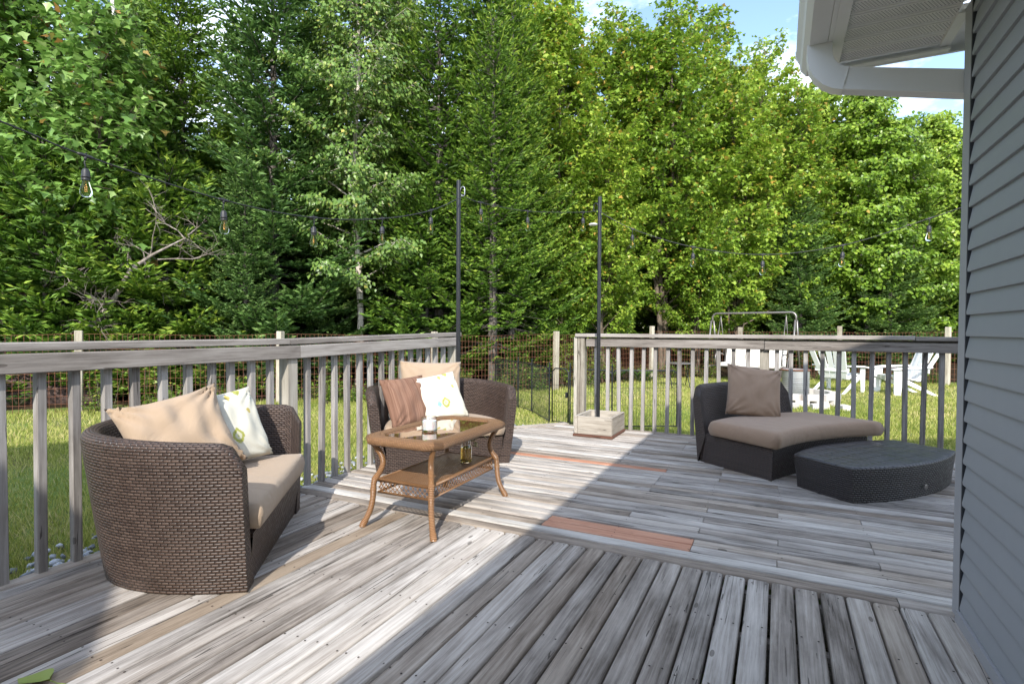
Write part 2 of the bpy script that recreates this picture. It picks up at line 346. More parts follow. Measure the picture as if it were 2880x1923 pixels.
# far section: planks run across, joints staggered; two border planks first
cache = {}
def far_plank(x0, x1, y, mat, lab=None):
    L_ = round(x1-x0-.004, 3); key = (L_, mat.name)
    if key not in cache: cache[key] = plank_mesh(L_, mat)
    o = place('plank', cache[key], deck, (x0+.002, y+random.uniform(-.001, .001), random.uniform(-.002, .002)), (random.uniform(-.012, .012), 0, 0))
    if lab: o['label'] = lab
    for xx in (-2.6, -2.0, -1.6, -1.2, -.8, -.4, .02, .45):
        if x0+.02 < xx < x1:
            for s in (-.026, .026):
                if random.random() < .8: add_nail(xx+random.uniform(-.012, .012), y+s)
def left_end(y):                                             # the deck corner is cut off at the steps
    return -3.03 if y < 5.16 else -3.03+(y-5.16)*.83
jl = [-1.21, -.385, .012, .45, -.8]
for r_ in range(36):
    y = 2.655+PP*(r_+.5); a, b = left_end(y+PP/2), 3.3
    if y > 6.05: break
    if r_ == 0: far_plank(-3.03, .46, y, WN[1]); far_plank(.46, b, y, WN[0]); continue
    if r_ == 1: far_plank(-3.03, b, y, W_PALE, 'pale bleached border plank across the deck'); continue
    if r_ in (2, 3):
        far_plank(a, -1.217, y, random.choice(WN)); far_plank(-1.217, -.392, y, W_ORANGE, 'short new orange cedar replacement plank')
        far_plank(-.392, .008, y, random.choice(WN)) if r_ == 2 else None
        far_plank(.008 if r_ == 2 else -.392, b, y, random.choice(WN)); continue
    if r_ == 18:
        far_plank(a, -2.45, y, WN[0]); far_plank(-2.45, -.79, y, W_ORANGE, 'long new orange cedar replacement plank beside the second loveseat'); far_plank(-.79, b, y, WN[2]); continue
    cuts = sorted(random.sample(jl, random.choice((1, 1, 2)))); prev = a
    if cuts[0] < a+.3: cuts = cuts[1:]
    for c in cuts+[b]:
        if c-prev > .25 or c == b: far_plank(prev, c, y, random.choices(WN, [5, 2, 5])[0]); prev = c
tag(nail.obj('nails', plain('rusty_nail', (.03, .018, .014), .8), deck), kind='stuff')
# rim boards and joists below
def rim(a, b, nm='rim_board'):
    a, b = Vector(a), Vector(b); d = b-a; o = MB().bbox(0, d.length, -.02, .02, -.235, -.041).obj(nm, W_RAILX, deck)
    o.location = (a.x, a.y, 0); o.rotation_euler = (0, 0, math.atan2(d.y, d.x))
rim((-3.05, NEAR0), (-3.05, 5.14)); rim((-3.05, 5.17), (-2.31, 6.06)); rim((-2.28, 6.075), (3.3, 6.075))
for yy in (.6, 1.0, 1.4, 1.8, 2.22, 2.6): MB().box(-3.0, .62, yy-.019, yy+.019, -.22, -.041).obj('joist', W_RAILX, deck)
# the board nailed along the cut corner, a step down to the gravel
o = MB().bbox(0, 1.2, -.06, .06, -.03, .012).obj('step_board', WN[1], deck); o.location = (-3.06, 5.22, -.012); o.rotation_euler = (0, 0, math.atan2(.89, .74))

# ================================================================== RAILINGS
bal_me = MB().bbox(-.019, .019, -.019, .019, -.09, 1.0, .003).mesh('baluster', W_RAILZ)
post_me = MB().bbox(-.044, .044, -.044, .044, -.235, 1.03, .005).mesh('post', W_POSTZ)
lr = thing('deck_railing', 'weathered grey wooden railing behind the two loveseats', 'railing', (-3.03, 0, 0))
def bent(name, pts, w, h, mat, parent, z):                    # rail plank along local y through (y, dz) points
    prof = [(-w/2, -h/2+.004), (-w/2+.004, -h/2), (w/2-.004, -h/2), (w/2, -h/2+.004), (w/2, h/2-.004), (w/2-.004, h/2), (-w/2+.004, h/2), (-w/2, h/2-.004)]
    n_ = len(prof); v = []; d0 = pts[0][0]
    for y, dz in pts: v += [(y-d0, p, z+dz+q) for p, q in prof]
    f = [(j*n_+k, j*n_+(k+1) % n_, (j+1)*n_+(k+1) % n_, (j+1)*n_+k) for j in range(len(pts)-1) for k in range(n_)]
    f += [tuple(range(n_-1, -1, -1)), tuple((len(pts)-1)*n_+k for k in range(n_))]
    o = MB().add(v, f).obj(name, mat, parent); o.location = (0, d0, 0); o.rotation_euler = (0, 0, pi/2); return o
hz = lambda y: 0 if y < 2.6 else .04*(y-2.6)/2.15
bent('cap_rail', [(-2.3, 0), (1.2, 0), (2.60, 0)], .135, .038, W_RAILX, lr, 1.036)
bent('cap_rail', [(2.604, 0), (4.80, .04)], .135, .038, W_RAILX, lr, 1.034)
a = bent('rail', [(-2.3, 0), (2.69, 0)], .038, .089, W_RAILX, lr, .963); b = bent('rail', [(2.694, .001), (4.74, .039)], .038, .089, W_RAILX, lr, .963)
for o in (a, b): o.location.x = .045
ys = [2.632-.139*k for k in range(1, 36)]+[2.806+.134*k for k in range(14)]
for y in ys:
    if abs(y+2.3) < .1 or y < -2.3: continue
    if abs(y-.05) < .05: place('post', post_me, lr, (0, y, 0)); continue
    place('baluster', bal_me, lr, (.004+random.uniform(-.003, .003), y, hz(y)-.0), (random.uniform(-.012, .012), random.uniform(-.006, .006), random.uniform(-.05, .05)))
place('post', post_me, lr, (.0, 2.645, 0)); o = place('post', post_me, lr, (-.0, 4.75, .045)); o.rotation_euler = (0, 0, .02)
place('post', post_me, lr, (0, -2.28, 0))
rr = thing('deck_railing', 'weathered grey wooden railing along the far edge behind the lounge chair', 'railing', (0, 6.03, 0))
def straight(name, x0, x1, y0, y1, z0, z1, mat, parent):
    o = MB().bbox(0, x1-x0, y0, y1, z0, z1).obj(name, mat, parent); o.location = (x0, 0, 0); return o
straight('cap_rail', -2.13, 1.105, -.07, .065, 1.046, 1.084, W_RAILX, rr); straight('cap_rail', 1.109, 3.3, -.069, .066, 1.040, 1.078, W_RAILX, rr)
straight('rail', -2.0, -.13, -.057, -.019, .937, 1.024, W_RAILX, rr); straight('rail', -.126, 3.3, -.056, -.018, .933, 1.02, W_RAILX, rr)
straight('rail', -2.0, 3.3, .03, .06, .96, 1.04, W_RAILX, rr)
for k in range(40):
    x = -1.887+.1335*k
    if x > 3.2: break
    if abs(x+.13) < .09: continue
    place('baluster', bal_me, rr, (x, .002+random.uniform(-.003, .003), .02), (random.uniform(-.006, .006), random.uniform(-.012, .012), random.uniform(-.05, .05)))
place('post', post_me, rr, (-2.065, -.0, .012)); place('post', post_me, rr, (-.125, .03, .01)); place('post', post_me, rr, (1.9, .03, .01))
MB().bbox(-.02, .02, -.05, .05, -.235, 1.03).obj('post_board', W_POSTZ, rr).location = (-2.132, .005, .012)

# ================================================================== HOUSE
hs = thing('house', 'blue grey vinyl sided house corner with white soffit and gutter', 'house', (.66, 2.69, 0))
# local origin at the corner; the wall we see runs along -y and faces -x
EXPO = .0815; prof = [(-.004, 0), (-.018, .001), (-.019, .012), (-.006, EXPO+.004), (.0, EXPO+.004)]
sb = MB().prism(prof, -5.0, -.075, 'y').mesh('siding_board', SIDING, 30)
for k in range(29): place('siding_board', sb, hs, (0, 0, .045+k*EXPO))
MB().box(.001, .12, -5.0, 2.2-2.2-.005, -.2, 2.39).obj('wall', SIDE_DK, hs)
MB().prism([(-.030, -.022), (-.024, -.028), (-.004, -.028), (-.002, .022), (-.028, .022)], -5.0, -.062, 'y').obj('base_trim', TRIM, hs).location = (0, 0, .02)
MB().prism([(-.019, -.062), (-.019, .021), (.07, .021), (.07, .003), (-.0, .003), (-.0, -.062)], .0, 2.388, 'z').obj('corner_trim', TRIM, hs, 30)
MB().prism([(-.0185, -.0745), (-.0185, -.066), (-.001, -.066), (-.001, -.0745)], .03, 2.388, 'z').obj('corner_channel', SIDE_DK, hs)
# gable wall facing the yard, beyond the corner
gb = MB().prism([(p, q) for p, q in [(-.004, 0), (-.018, .001), (-.019, .012), (-.006, EXPO+.004), (0, EXPO+.004)]], 0, 6.0, 'y').mesh('siding_board', SIDING, 30)
for k in range(29): place('siding_board', gb, hs, (.075, .002, .045+k*EXPO), (0, 0, -pi/2))
MB().box(.02, 6.1, -.12, .0, -.2, 2.39).obj('wall', SIDE_DK, hs)
MB().add([(.0, 0, 2.39), (6.1, 0, 2.39), (6.1, 0, 4.9), (.0, -.12, 2.39), (6.1, -.12, 2.39), (6.1, -.12, 4.9)], [(0, 1, 2), (5, 4, 3), (0, 2, 5, 3), (1, 0, 3, 4), (2, 1, 4, 5)]).obj('gable_wall', SIDING, hs)
# soffit strips across the overhang
sm = MB().prism([(-.0525, .012), (-.047, 0), (-.038, 0), (-.036, .004), (.036, .004), (.038, 0), (.047, 0), (.0525, .012), (.0525, .016), (-.0525, .016)], -.425, -.04, 'x').mesh('soffit_panel', SOFFIT)
for k in range(49): place('soffit_panel', sm, hs, (0, .2425-.105*k, 2.386))
MB().box(-.468, -.424, -5.0, .33, 2.372, 2.392).obj('soffit_trim', ALU, hs)
MB().box(-.041, .0-.003, .0235, .302, 2.378, 2.392).obj('soffit_trim', ALU, hs)
MB().box(-.467, -.003, .296, .331, 2.362, 2.371).obj('soffit_trim', ALU, hs)
MB().box(-.486, 6.1, .3315, .348, 2.360, 2.56).obj('return_board', ALU, hs)
MB().box(-.486, -.4685, -5.0, .331, 2.372, 2.54).obj('fascia', ALU, hs)
# rake board and roof
sl = .38
def slope(x0, x1, z0, y0, y1, t): return [(x0, y0, z0), (x1, y0, z0+(x1-x0)*sl), (x1, y0, z0+(x1-x0)*sl+t), (x0, y0, z0+t), (x0, y1, z0), (x1, y1, z0+(x1-x0)*sl), (x1, y1, z0+(x1-x0)*sl+t), (x0, y1, z0+t)]
BX = [(0, 1, 2, 3), (7, 6, 5, 4), (0, 4, 5, 1), (1, 5, 6, 2), (2, 6, 7, 3), (3, 7, 4, 0)]
MB().add(slope(-.486, 6.1, 2.376, .3495, .366, .16), BX).obj('rake_board', ALU, hs)
MB().add(slope(-.60, 6.1, 2.50, -5.0, .39, .05), BX).obj('roof', SHINGLE, hs)
# K-style gutter with an end cap
gp = [(-.4875, 2.50), (-.4875, 2.374), (-.556, 2.370), (-.578, 2.398), (-.584, 2.43), (-.602, 2.468), (-.602, 2.492), (-.594, 2.492), (-.594, 2.472), (-.576, 2.432), (-.570, 2.402), (-.552, 2.378), (-.493, 2.380), (-.493, 2.50)]
MB().prism(gp, -5.0, .335, 'y').obj('gutter', ALU, hs)
MB().prism([(-.4875, 2.50), (-.4875, 2.372), (-.557, 2.367), (-.581, 2.397), (-.587, 2.43), (-.605, 2.466), (-.605, 2.496)], .3352, .339, 'y').obj('gutter_end_cap', ALU, hs)
# downspout: crimped elbow, then a fluted run to the gable wall
def duct(path, hw, hh, crimp=0, flute=True):
    mbx = MB(); P = [Vector(p) for p in path]; v = []; m = len(P); ns = 0
    for i, p in enumerate(P):
        t = (P[min(i+1, m-1)]-P[max(i-1, 0)]).normalized(); Y = Vector((0, 1, 0)); U = Y.cross(t).normalized()
        g = 1+(crimp if i % 2 else 0)
        sec = []
        for a_, b_ in ((-1, -1), (1, -1), (1, 1), (-1, 1)):
            nx = {(-1, -1): (1, -1), (1, -1): (1, 1), (1, 1): (-1, 1), (-1, 1): (-1, -1)}[(a_, b_)]
            for q in range(8):
                w = q/8; c_ = (a_+(nx[0]-a_)*w, b_+(nx[1]-b_)*w)
                ind = .93 if flute and q in (2, 4, 6) else 1.0
                sec.append((c_[0]*(ind if abs(c_[0]) > .99 else 1), c_[1]*(ind if abs(c_[1]) > .99 else 1)))
        ns = len(sec); v += [p+Y*(hw*g*s_[0])+U*(hh*g*s_[1]) for s_ in sec]
    f = [(i*ns+k, i*ns+(k+1) % ns, (i+1)*ns+(k+1) % ns, (i+1)*ns+k) for i in range(m-1) for k in range(ns)]
    return mbx.add(v, f+[tuple(range(ns-1, -1, -1)), tuple((m-1)*ns+k for k in range(ns))])
el = [(-.517, .065, 2.378), (-.517, .065, 2.35), (-.516, .066, 2.33)]
for k in range(1, 12):
    a = k/11*radians(80); el.append((-.516+.12*(1-cos(a)), .066, 2.33-.125*sin(a)))
ds = duct(el, .034, .047, .045, False).obj('downspout', ALU, hs, 40)
e = Vector(el[-1]); duct([e+Vector((-.01, 0, .002)), Vector((-.02, .066, 2.115)), Vector((.10, .066, 2.09))], .033, .0465).obj('pipe', ALU, ds, 40)
duct([(.075, .066, 2.11), (.078, .066, 1.2), (.078, .066, .1)], .032, .044).obj('pipe', ALU, ds, 40)
# unseen wing added behind the camera, gable shaped to shade the near left deck
wx, wz, wy = -.76-.66, 2.5, -2.3-2.69
gw = [(-6.2, 0), (wx+.15, 0), (wx+.15, wz-.12), (-5.0, wz-.12+(wx+.15+5.0)*.70), (-6.2, wz+1.4)]
MB().prism([(p, q-.2 if q == 0 else q) for p, q in gw], wy-3.2, wy-.35, 'y').obj('added_wing_wall', SIDING, hs)
def roofslab(x0, z0, x1, z1, y0, y1, t): return MB().add([(x0, y0, z0), (x1, y0, z1), (x1, y0, z1+t), (x0, y0, z0+t), (x0, y1, z0), (x1, y1, z1), (x1, y1, z1+t), (x0, y1, z0+t)], BX)
roofslab(wx, wz-.08, -5.0, wz-.08+(wx+5.0)*.70, wy-3.4, wy, .08).obj('added_wing_roof', SHINGLE, hs)
roofslab(-5.0, wz-.08+(wx+5.0)*.70, -8.0, wz-.08+(wx+5.0)*.70-2.1, wy-3.4, wy, .08).obj('added_wing_roof', SHINGLE, hs)

# ================================================================== SEATING
def grid_faces(m, n_, close_n=False):                         # m rows of n_ points
    return [(i*n_+k, i*n_+(k+1) % n_, (i+1)*n_+(k+1) % n_, (i+1)*n_+k) for i in range(m-1) for k in range(n_ if close_n else n_-1)]
def cushion(name, ringf, z0, z1, mat, parent, bulge=.012, r=.03, dome=.015):
    # ringf(e): outline inset by e metres, always the same number of points
    lev = [(.10, z0), (.02, z0), (.004, z0+.006), (-bulge*.3, z0+r*.8), (-bulge, (z0+z1)/2), (-bulge*.3, z1-r), (r*.25, z1-r*.3), (r*.8, z1), (r*1.6, z1+dome*.25), (.09, z1+dome*.6), (.15, z1+dome*.85), (.22, z1+dome), (.30, z1+dome)]
    rows = [[(p[0], p[1], z) for p in ringf(e)] for e, z in lev]; n_ = len(rows[0])
    f = grid_faces(len(rows), n_, True)+[tuple(range(n_-1, -1, -1)), tuple((len(rows)-1)*n_+k for k in range(n_))]
    return MB().add([p for q in rows for p in q], f).obj(name, mat, parent, True)
def shrink(out, c):
    def f(e):
        r_ = []
        for x, y in out:
            d = sqrt((x-c[0])**2+(y-c[1])**2); k = max(.05, 1-e/d); r_.append((c[0]+(x-c[0])*k, c[1]+(y-c[1])*k))
        return r_
    return f
A_, B_, HT, TK = .545, .745, .645, .075
def shell_curve(a, b, m=81):                                 # from the near front end round the back to the far front end
    pts = []
    for i in range(m):
        t = pi*i/(m-1); c, s = -cos(t), sin(t); p = .86
        pts.append((a*math.copysign(abs(c)**p, c), b*s**p))
    return pts
def loveseat(label, loc, rz):
    t = thing('wicker_loveseat', label, 'loveseat', loc, rz, 'brown wicker loveseats')
    cs = shell_curve(A_, B_); m = len(cs); out = MB(); rows = []; dist = [0]
    for i in range(1, m): dist.append(dist[-1]+math.dist(cs[i], cs[i-1]))
    tot = dist[-1]
    for i, (x, y) in enumerate(cs):
        tx, ty = cs[min(i+1, m-1)][0]-cs[max(i-1, 0)][0], cs[min(i+1, m-1)][1]-cs[max(i-1, 0)][1]
        l = sqrt(tx*tx+ty*ty); nx, ny = -ty/l, tx/l
        if nx*x+ny*(y-.1) < 0: nx, ny = -nx, -ny
        if i in (0, m-1): nx, ny = math.copysign(1, x), 0
        d = min(dist[i], tot-dist[i]); rad = .10
        top = HT-(rad-sqrt(max(0, rad*rad-(rad-d)**2)) if d < rad else 0)+.02*min(1, d/.6)
        sec = []; R_ = TK/2
        for k in range(9):
            z = (top-R_)*k/8; sec.append((.085*(z/HT)**.9, z))
        o_ = .085*((top-R_)/HT)**.9
        for k in range(1, 8):
            a = pi*k/8; sec.append((o_-R_+R_*cos(a), top-R_+R_*sin(a)))
        for k in range(7):
            z = (top-R_)-(top-R_-.2)*k/6; sec.append((.085*(z/HT)**.9-TK-.0*(k/6), z))
        sec.append((-TK-.02, 0.0))
        rows.append([(x+nx*o, y+ny*o, z) for o, z in sec])
    n_ = len(rows[0]); v = [p for q in rows for p in q]; uv = []
    for i, q in enumerate(rows):
        s_ = 0
        for k, p in enumerate(q):
            if k: s_ += math.dist(p, q[k-1])
            uv.append((dist[i]*1.06, s_))
    out.add(v, grid_faces(m, n_), uv)
    # front end caps: flat faces with their own weave
    for e in (0, m-1):
        q = rows[e]; out.add(q, [tuple(range(n_)) if e else tuple(range(n_-1, -1, -1))], [(p[0], p[2]) for p in q])
    out.obj('shell', WK_BROWN, t, 55, True)
    # front panel under the cushion
    fp = MB(); w = A_-TK-.005; v = []; uv = []
    for z in (0, .06, .12, .18, .232):
        for k in range(13): x = -w-.06*(z/HT)+(2*w+.12*(z/HT))*k/12; v.append((x, .012-.02*(z/.24), z)); uv.append((x, z))
    fp.add(v, grid_faces(5, 13), uv); v = [(-w-.03, -.008, .232), (w+.03, -.008, .232), (w+.02, .12, .236), (-w-.02, .12, .236)]
    fp.add(v, [(0, 1, 2, 3)], [(p[0], p[1]) for p in v]); fp.obj('front_panel', WK_BROWN, t, False, True)
    # inner lining and the seat cushion
    inner = [(x*(1-.055/A_), .02+(y-.0)*.855) for x, y in shell_curve(A_, B_, 41)]
    ln = MB(); li = shell_curve(A_-.082, B_-.09, 41); ln.add([(x*1.0, y, z) for z in (.2, .245) for x, y in li], grid_faces(2, 41)); ln.obj('lining', F_DARK, t, True)
    so = shell_curve(A_-.062, B_-.095, 33); so = [(x, y-.035) for x, y in so]+[(A_-.062-(2*(A_-.062))*k/14, -.035-.0) for k in range(1, 14)]
    cushion('seat_cushion', shrink(so, (0, .27)), .242, .362, F_TAN, t)
    return t
loveseat('brown wicker loveseat with its back to the near left railing', (-2.34, 1.975, .001), radians(126.9))
loveseat('brown wicker loveseat behind the coffee table with three throw pillows', (-2.40, 3.66, .001), radians(47.2))

def pillow(name, label, cat, size, thick, mat, loc, nrm, lean, roll=0, seed=0, sag=.06, wr=.012, group=None):
    n_ = 34; r2 = np.random.default_rng(seed); ph = r2.uniform(0, 6.28, 12); v = []; f = []; uv = []
    w, h = size if isinstance(size, tuple) else (size, size)
    for side in (1, -1):
        for j in range(n_+1):
            for i in range(n_+1):
                a, b = 2*i/n_-1, 2*j/n_-1
                pa, pb = 1-sag*(1-b*b)*abs(a)**1.5, 1-sag*(1-a*a)*abs(b)**1.5          # edges pull in, corners stay out
                x, y = a*w/2*(1-sag*(1-b*b)*1.0*abs(a)), b*h/2*(1-sag*(1-a*a)*1.0*abs(b))
                e = max(0, (1-a*a))*max(0, (1-b*b)); z = thick/2*e**.42
                corner = (abs(a)*abs(b))**1.5
                wv = sum(sin(ph[q]+a*(5+3*q)+b*(7-2*q)*(1 if q % 2 else -1)) for q in range(4))*.25
                fan = sin(math.atan2(abs(b)-1.05, abs(a)-1.05)*16+ph[9+int(a > 0)])*corner*1.5
                z += wr*(wv*.8*e**.3+fan*.9)*(1 if e > .001 else 0); z -= .022*max(0, -b)*0
                v.append((x, y, side*max(z, 0) if e > 0 else 0)); uv.append((a*w/2, b*h/2+(3 if side < 0 else 0)))
    N1 = (n_+1)**2
    for s_, off in ((1, 0), (-1, N1)):
        for j in range(n_):
            for i in range(n_):
                q = [off+j*(n_+1)+i, off+j*(n_+1)+i+1, off+(j+1)*(n_+1)+i+1, off+(j+1)*(n_+1)+i]; f.append(tuple(q if s_ > 0 else q[::-1]))
    mb_ = MB().add(v, f, uv); me = bpy.data.meshes.new(name); me.from_pydata(mb_.v, [], mb_.f); me.materials.append(mat)
    l = me.uv_layers.new(name='UVMap'); idx = np.empty(len(me.loops), 'i'); me.loops.foreach_get('vertex_index', idx); l.data.foreach_set('uv', np.array(uv, 'f')[idx].ravel())
    bm = bmesh.new(); bm.from_mesh(me); bmesh.ops.remove_doubles(bm, verts=bm.verts[:], dist=1e-5); bm.to_mesh(me); bm.free()
    me.polygons.foreach_set('use_smooth', [True]*len(me.polygons))
    o = link(bpy.data.objects.new(name, me)); N = Vector((nrm[0], nrm[1], 0)).normalized()
    N = (N*cos(lean)+Vector((0, 0, 1))*sin(lean)).normalized(); X = Vector((0, 0, 1)).cross(N).normalized(); Y = N.cross(X)
    X2 = X*cos(roll)+Y*sin(roll); Y2 = Y*cos(roll)-X*sin(roll)
    o.matrix_world = Matrix(((X2.x, Y2.x, N.x, loc[0]), (X2.y, Y2.y, N.y, loc[1]), (X2.z, Y2.z, N.z, loc[2]), (0, 0, 0, 1)))
    return tag(o, label, cat, group)
def ikat():
    q = M('ikat_print'); uv = q.coord('UV'); r = q.rnd(); nz_ = q.noise(uv, 60, 3, .6, 0, 'Color')
    va = q.new('VectorMath', operation='MULTIPLY_ADD'); q.put(va.inputs[0], nz_); q.put(va.inputs[1], (.014, .03, 0)); q.put(va.inputs[2], uv)
    vo = q.new('TexVoronoi', distance='MINKOWSKI'); q.put(vo.inputs['Vector'], q.mapv(va.outputs[0], (1.0, .78, 1), (.3, .1, 0))); q.put(vo.inputs['Scale'], 10.5); q.put(vo.inputs['Exponent'], 1.35); q.put(vo.inputs['Randomness'], .75)
    d = vo.outputs['Distance']; sp = q.new('SeparateColor'); q.put(sp.inputs[0], vo.outputs['Color'])
    rad = q.math('ADD', .20, q.math('MULTIPLY', sp.outputs[1], .16))
    ring = q.ramp(q.math('ABSOLUTE', q.math('SUBTRACT', d, rad)), (.06, 1.), (.10, 0.))
    inner = q.ramp(d, (.09, .75), (.13, 0.))
    c = q.ramp(sp.outputs[0], (.0, (.16, .36, .34)), (.28, (.30, .31, .05)), (.5, (.32, .44, .38)), (.68, (.42, .33, .07)), (.86, (.18, .38, .36)), interp='CONSTANT')
    base = q.mix(q.noise(uv, 40, 4), (.54, .515, .42), (.60, .575, .49))
    base = q.mix(q.math('MULTIPLY', q.math('LESS_THAN', d, rad), .25), base, c)
    col = q.mix(q.math('MULTIPLY', ring, q.math('ADD', .65, q.math('MULTIPLY', q.noise(uv, 90, 2), .5))), base, c); col = q.mix(inner, col, c)
    q.bump(q.noise(uv, 500, 2), .15, .005); return q.set(col, .95, spec=.1)
def stripes():
    q = M('brown_stripe'); uv = q.coord('UV'); n1 = q.noise(q.mapv(uv, (130, 1.2, 1)), 1, 4, .7); n2 = q.noise(q.mapv(uv, (30, .4, 1)), 1, 3, .6)
    col = q.ramp(q.math('ADD', q.math('MULTIPLY', n1, .6), q.math('MULTIPLY', n2, .4)), (.35, (.10, .05, .032)), (.5, (.19, .105, .072)), (.66, (.30, .185, .13)))
    q.bump(n1, .3, .005); return q.set(col, .85, spec=.15)
IKAT, STRIPE = ikat(), stripes()
pillow('back_cushion', 'large tan cushion with pointed corners on the near loveseat', 'cushion', (.50, .46), .17, F_TAN, (-2.66, 1.66, .59), (.86, -.30), radians(30), radians(12), 3, .13, .026)
pillow('throw_pillow', 'cream ikat patterned pillow leaning on the near loveseat', 'pillow', .42, .15, IKAT, (-2.70, 1.94, .575), (.97, -.10), radians(24), radians(6), 5, .07)
pillow('back_cushion', 'large tan cushion at the back of the loveseat behind the coffee table', 'cushion', (.55, .50), .17, F_TAN, (-2.735, 3.93, .60), (.72, -.69), radians(16), radians(-2), 6, .06, .014)
pillow('throw_pillow', 'brown striped square pillow at the left arm of the far loveseat', 'pillow', .42, .15, STRIPE, (-2.66, 3.50, .545), (.95, -.30), radians(26), radians(2), 8, .06, .016)
pillow('throw_pillow', 'cream ikat patterned pillow between the brown and the tan cushion', 'pillow', .42, .13, IKAT, (-2.52, 3.74, .555), (.86, -.50), radians(28), radians(8), 9, .05)

# curved lounge section with a low back and a lens-shaped ottoman
def lerp(a, b, t): return (a[0]+(b[0]-a[0])*t, a[1]+(b[1]-a[1])*t)
LA, LB, LD, LE = (-.61, 4.86), (-.025, 4.425), (.68, 5.36), (.07, 5.77)   # back-near, front-near, front-far, back-far
def seat_pt(s, t, bulge=.085):                               # s: near to far end, t: front to back
    p = lerp(lerp(LB, LD, s), lerp(LA, LE, s), t); b = bulge*4*s*(1-s)*(1 if t < .5 else 1+.5*(t-.5)); return (p[0]-.81*b, p[1]+.59*b)
ch = thing('lounge_chair', 'dark wicker curved lounge chair with taupe seat by the far railing', 'lounge chair', (0, 5.1, 0))
def loc_(p, z): return (p[0], p[1]-5.1, z)
def patch_ring(s0=0, s1=1, t0=0, t1=1, ns=16, nt_=8):
    def f(e):
        a, b = s0+e/1.2, s1-e/1.2; c, d = t0+e/.72, t1-e/.72
        P = [seat_pt(a+(b-a)*k/ns, c) for k in range(ns)]+[seat_pt(b, c+(d-c)*k/nt_) for k in range(nt_)]
        P += [seat_pt(b+(a-b)*k/ns, d) for k in range(ns)]+[seat_pt(a, d+(c-d)*k/nt_) for k in range(nt_)]
        return [(p[0], p[1]-5.1) for p in P]
    return f
def skirt(ringf, levels, mat, name, parent, top=None, topmat=None):
    rows = []; uvs = []
    for e, z in levels:
        P = ringf(e); P = P+[P[0]]; d = 0
        for i, p in enumerate(P):
            if i: d += math.dist(p, P[i-1])
            rows.append((p[0], p[1], z)); uvs.append((d, z))
    n_ = len(ringf(0))+1; b = MB().add(rows, grid_faces(len(levels), n_), uvs)
    if top is None:
        P = ringf(levels[-1][0]); b.add([(p[0], p[1], levels[-1][1]) for p in P], [tuple(range(len(P)))], [(p[0], p[1]) for p in P])
    return b.obj(name, mat, parent, 50, True)
skirt(patch_ring(), [(.02, 0), (.012, .1), (.003, .2), (.0, .238), (.008, .25)], WK_DARK, 'base', ch)
cushion('seat_cushion', patch_ring(-.03, 1.06, -.07, .80), .252, .375, F_TAUPE, ch, .012, .03, .012)
bk = MB(); rows = []; uvs = []; NS = 25                      # backrest: leans outwards, rounded top, rounded ends
for i in range(NS):
    s_ = -.005+1.01*i/(NS-1); o_ = seat_pt(s_, 1.0); q_ = seat_pt(s_, .9); dx, dy = o_[0]-q_[0], o_[1]-q_[1]; l = sqrt(dx*dx+dy*dy); dx, dy = dx/l, dy/l
    d = min(i, NS-1-i)*1.25/(NS-1); rad = .09; top = .655-(rad-sqrt(max(0, rad*rad-(rad-d)**2)) if d < rad else 0); sec = []
    for k in range(9): z = (top-.04)*k/8; sec.append((.075*(z/.65), z))
    oo = sec[-1][0]
    for k in range(1, 7): a = pi*k/7; sec.append((oo-.04+.04*cos(a), top-.04+.04*sin(a)))
    for k in range(6): z = (top-.04)-(top-.04-.23)*k/5; sec.append((.075*(z/.65)-.08-.03*(k/5), z))
    dd = 0
    for k, (o2, z) in enumerate(sec):
        rows.append((o_[0]+dx*o2, o_[1]-5.1+dy*o2, z))
        if k: dd += math.dist(sec[k], sec[k-1])
        uvs.append((s_*1.25, dd))
n_ = len(rows)//NS; bk.add(rows, grid_faces(NS, n_), uvs)
for e in (0, NS-1): q = rows[e*n_:(e+1)*n_]; bk.add(q, [tuple(range(n_))], [(p[0], p[2]) for p in q])
bk.obj('backrest', WK_DARK, ch, 55, True)
pillow('throw_pillow', 'plain taupe pillow leaning on the lounge chair backrest', 'pillow', .47, .16, F_TAUPE, (-.19, 5.20, .585), (.36, -.93), radians(22), radians(-8), 12, .06, .016)
OL, ON, OR, OQ = (.107, 4.38), (.439, 4.09), (1.2, 5.06), (.86, 5.33)
def ott_ring(e, ns=18, nt_=8):
    def side(a, b, bul, m):
        r_ = []
        for k in range(m):
            t = k/m; p = lerp(a, b, t); l = math.dist(a, b); nx, ny = (b[1]-a[1])/l, -(b[0]-a[0])/l; w = bul*4*t*(1-t); r_.append((p[0]+nx*w, p[1]+ny*w))
        return r_
    P = side(ON, OR, .125, ns)+side(OR, OQ, .012, nt_)+side(OQ, OL, .125, ns)+side(OL, ON, .012, nt_)
    return shrink([(p[0]-.65, p[1]-4.72) for p in P], (0, 0))(e)
ot = thing('ottoman', 'low black wicker lens-shaped ottoman in front of the lounge chair', 'ottoman', (.65, 4.72, 0))
skirt(ott_ring, [(.035, 0), (.026, .08), (.012, .16), (.0, .222), (.004, .232)], WK_BLACK, 'base', ot, top=False)
lv = [(.004, .232), (.012, .2385), (.05, .2405), (.15, .243), (.3, .246), (.45, .247)]; rows = [[(p[0], p[1], z) for p in ott_ring(e)] for e, z in lv]; n_ = len(rows[0])
ca, sa = .6, .8
b = MB().add([p for q in rows for p in q], grid_faces(len(rows), n_, True)+[tuple((len(rows)-1)*n_+k for k in range(n_))], [(p[0]*.8-p[1]*.6, p[0]*ca+p[1]*sa) for q in rows for p in q])
b.obj('top', WK_RIB, ot, True, True)
o = MB().lathe([(.001, 0), (.016, 0), (.018, .003), (.012, .005), (.001, .005)], 16).obj('glide_cap', METAL_GREY, ot)
